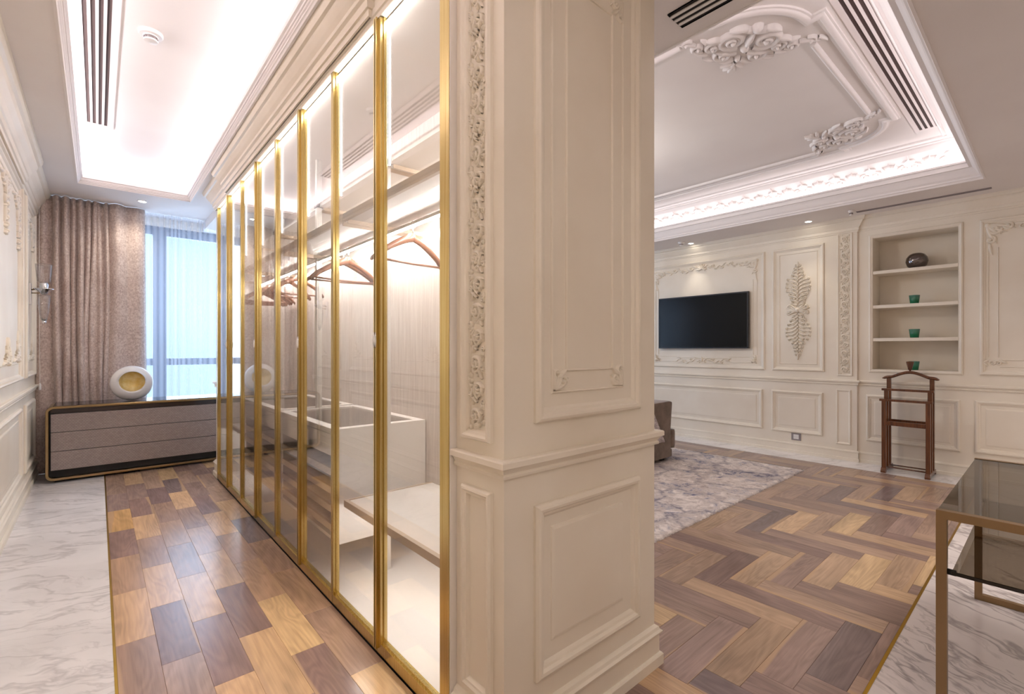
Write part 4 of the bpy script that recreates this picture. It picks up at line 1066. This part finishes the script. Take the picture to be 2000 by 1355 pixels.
def sofa():
    t = empty('sofa', (4.1, 3.9, 0), 'brown velvet sofa with its arm end showing past the pier', 'sofa')
    # arm end slab, slightly tapering in front
    def slab(name, y0, y1, poly, bev=.025):
        b = MB(lambda u, v, h: (u, h, v)); b.prism(poly, y0, y1); return b.build(name, M['velvet'], t, bevel=bev, smooth=True, auto=.9)
    arm = [(3.72, .05), (4.80, .05), (4.795, .36), (4.83, .66), (4.78, .672), (3.72, .655)]
    slab('arm', 2.815, 3.03, arm); slab('arm', 4.95, 5.16, arm)
    box('base', M['velvet'], (3.75, 3.035, .045), (4.84, 4.945, .17), t, bevel=.02)
    box('front_rail', M['velvet'], (4.802, 2.84, .045), (4.862, 5.13, .13), t, bevel=.015)
    box('front_cushion', M['velvet'], (4.803, 2.825, .135), (4.912, 5.14, .352), t, bevel=.04)
    box('backrest', M['velvet'], (3.62, 2.85, .045), (3.86, 5.12, .80), t, bevel=.04)
    for k in range(2): 
        y0 = 3.04 + k * .955; box('seat_cushion', M['velvet'], (3.88, y0, .175), (4.80, y0 + .945, .37), t, bevel=.05)
        box('back_cushion', M['velvet'], (3.87, y0 + .01, .375), (4.08, y0 + .935, .78), t, bevel=.06)
    for x in (3.75, 4.72):
        for y in (2.90, 5.07): box('foot', M['black'], (x - .03, y - .03, .0135), (x + .03, y + .03, .055), t)
    b = MB(); rows = []
    for k in range(13):
        q = k / 12; row = []
        for j in range(9):
            s_ = j / 8; x = 3.95 + (4.35 - 3.95) * s_ + (.29 * max(0, (q - .35) / .65)) * s_
            if q < .35: y, z = 3.0 - .18 * q / .35, .682 + .004 * sin(s_ * 9)
            else: y, z = 2.806 - .008 * sin(s_ * 7), .680 - (.44) * (q - .35) / .65
            row.append((x, y, z))
        rows.append(row)
    b.grid(rows); o = b.build('throw_blanket', M['throw'], None, smooth=True); md = o.modifiers.new('thick', 'SOLIDIFY'); md.thickness = .008
    tag(o, 'pale grey throw draped over the arm of the brown sofa', 'throw')
sofa()

def tv():
    t = empty('television', (6.26, 3.235, 1.62), 'flat black television mounted on the panelled wall', 'television')
    y0, y1, z0, z1, xf = 2.592, 3.880, 1.255, 1.988, 6.262
    b = MB(lambda u, v, h: (xf + .045 - h, u, v)); b.frame(y0, y1, z0, z1, [(.0, 0), (0, .042), (.003, .045), (.016, .045), (.018, .040)]); k = len(b.v) - 4
    b.build('bezel', M['tv_bezel'], t)
    b = MB(lambda u, v, h: (xf + .045 - h, u, v)); i = b.add([(y0 + .017, z0 + .017, .041), (y1 - .017, z0 + .017, .041), (y1 - .017, z1 - .017, .041), (y0 + .017, z1 - .017, .041)]); b.f.append((i, i + 1, i + 2, i + 3)); b.build('screen', M['tv_screen'], t)
    box('rear_housing', M['tv_bezel'], (xf + .02, y0 + .004, z0 + .004), (xf + .05, y1 - .004, z1 - .004), t)
    box('wall_mount', M['black'], (xf + .05, 3.0, 1.4), (XR - PJ, 3.5, 1.8), t)
tv()
def cup(z, label, y):
    x = XR + .12
    t = empty('candle_glass', (x, y, z), label, 'candle glass', 'green candle glasses in the niche')
    b = MB(); b.lathe([(.032, .001), (.036, .003), (.046, .092), (.0435, .092), (.034, .010), (.001, .009)], 0, 0, 0, 28, caps=False); o = b.build('tumbler', M['green'], None, smooth=True); o.parent = t
    b = MB(); b.lathe([(.0345, .012), (.0425, .068), (.001, .070)], 0, 0, 0, 24); o = b.build('wax', M['green'], None, smooth=True); o.parent = t
cup(1.72, 'green glass candle holder on the middle niche shelf', .985)
cup(1.365, 'green glass candle holder on the lowest niche shelf', .985)
cup(NZ0, 'green glass candle holder on the niche floor behind the valet stand', .988)
def vase():
    x, y, z = XR + .14, .968, 2.09
    b = MB(); b.lathe([(.001, .0), (.048, .001), (.080, .030), (.094, .075), (.088, .115), (.066, .148), (.040, .163), (.036, .162), (.030, .156), (.001, .150)], x, y, z, 32, caps=False)
    tag(b.build('round_vase', M['silver_glass'], None, smooth=True), 'round smoky silver glass vase on the top niche shelf', 'vase')
vase()
def socket():
    t = empty('wall_socket', (XR - PJ, 2.058, .195), 'grey framed wall socket low under the medallion panel', 'socket')
    b = MB(Pbay); b.box(2.006, .152, 0, 2.11, .237, .007); b.build('frame', M['vent_grey'], t, bevel=.001)
    b = MB(Pbay); b.box(2.03, .168, .007, 2.086, .222, .010); o = b.build('insert', M['plastic'], t)
    b = MB(Pbay); b.boss(2.048, .195, .004, .0112); b.boss(2.068, .195, .004, .0112); b.build('pin_hole', M['black'], t)
socket()

def valet():
    t = empty('valet_stand', (6.12, .98, 0), 'dark walnut valet stand with hanger top before the niche wall', 'valet stand')
    mw = M['walnut_dark']
    yl, yr = 1.152, .812
    for y in (yl, yr):
        b = MB(lambda u, v, h: (u, y - .02 + h, v))
        b.prism([(5.965, 0), (6.01, 0), (6.03, .02), (6.27, .02), (6.29, 0), (6.318, 0), (6.318, .018), (6.30, .05), (5.99, .05), (5.965, .02)], 0, .042); b.build('foot', mw, t, bevel=.003)
        for x, z in ((6.005, .728), (6.11, .832), (6.225, .945)): box('post', mw, (x - .016, y - .018, .045), (x + .016, y + .018, z), t, bevel=.002)
    ym = (yl + yr) / 2
    def bar(name, x0, x1, z0, z1, y0, y1): box(name, mw, (x0, y0, z0), (x1, y1, z1), t, bevel=.003)
    bar('trouser_bar', 5.985, 6.03, .722, .744, yr - .034, yl + .036); bar('trouser_bar', 6.09, 6.135, .822, .844, yr - .030, yl + .038)
    bar('tray_rail', 5.992, 6.012, .480, .522, yr + .016, yl - .016); bar('tray_floor', 6.012, 6.22, .484, .494, yr + .016, yl - .016); bar('tray_rail', 6.212, 6.23, .480, .522, yr + .016, yl - .016)
    for x in (6.05, 6.19):
        b = MB(); b.tube([(x, yr, .052), (x, yl, .052)], .007, 8); b.build('stretcher', mw, t, smooth=True)
    # shaped hanger top
    rows = []
    for k in range(25):
        q = k / 24 * 2 - 1; y = ym - q * .222; a = abs(q); z = .960 + .050 * (1 - min(1, a / .62)) ** 1.0 * (1.0) - .018 * max(0, a - .75) / .25
        z = .958 + .052 * cos(min(1, a / .7) * pi / 2) ** 1.3 - (.014 * ((a - .8) / .2) if a > .8 else 0)
        hh = .016 if a < .92 else .016 * (1 - (a - .92) / .08 * .6); d = .020 + .012 * a
        rows.append([(6.225 + d * cos(an), y, z + hh * sin(an)) for an in [2 * pi * j / 10 for j in range(10)]])
    b = MB(); i = b.grid(rows, closed_u=True); b.cap(i, 10); b.cap(i + 240, 10, True); b.build('hanger_top', mw, t, smooth=True)
    b = MB(); b.lathe([(.008, 1.008), (.008, 1.030), (.016, 1.038), (.030, 1.105), (.032, 1.116), (.028, 1.121), (.001, 1.122)], 6.225, ym, 0, 20); b.build('finial', mw, t, smooth=True, auto=.8)
    for q in (-.45, .42):
        b = MB(); b.lathe([(.008, 0), (.008, .004), (.001, .006)], 6.205, ym - q * .222, 1.003 if abs(q) < .44 else .998, 10); b.build('brass_stud', M['chrome'], t, smooth=True)
valet()

def table():
    x0, x1, y0, y1, z1 = 2.155, 3.335, -.62, .272, .702
    t = empty('console_table', ((x0 + x1) / 2, (y0 + y1) / 2, 0), 'smoked glass console table with bronze square tube frames on marble', 'table')
    w = .028
    for x in (x0, x1 - w):
        b = MB(); b.box(x, y1 - w, 0, x + w, y1, z1); b.box(x, y0, 0, x + w, y0 + w, z1); b.box(x, y0 + w, z1 - w, x + w, y1 - w, z1); b.box(x, y0 + w, 0, x + w, y1 - w, w)
        b.build('frame', M['bronze_table'], t)
    def pane(name, xa, xb, ya, yb, z, th):
        o = box(name, M['smoke_glass'], (xa, ya, z - th), (xb, yb, z), t)
        b = MB(); e = .0006
        b.box(xa - e, ya, z - th - e, xa + .006, yb + e, z + e * 0); b.build('glass_edge', M['smoke_edge'], o)
        b = MB(); b.box(xb - .006, ya, z - th, xb + e, yb + e, z); b.build('glass_edge', M['smoke_edge'], o)
        return o
    pane('glass_top', x0 + w + .002, x1 - w - .002, y0, y1 - .003, z1 - .002, .010)
    pane('glass_shelf', x0 + .004, x1 - w - .002, y0 + w, y1 - w - .012, .502, .010)
    for y in (y1 - w - .006, y0 + w + .006):
        for x in (x0 + .014, x1 - .014):
            b = MB(); b.tube([(x, y + .006, .497), (x, y - .016, .497)], .010, 12); b.build('shelf_stud', M['black'], t, smooth=True)
table()
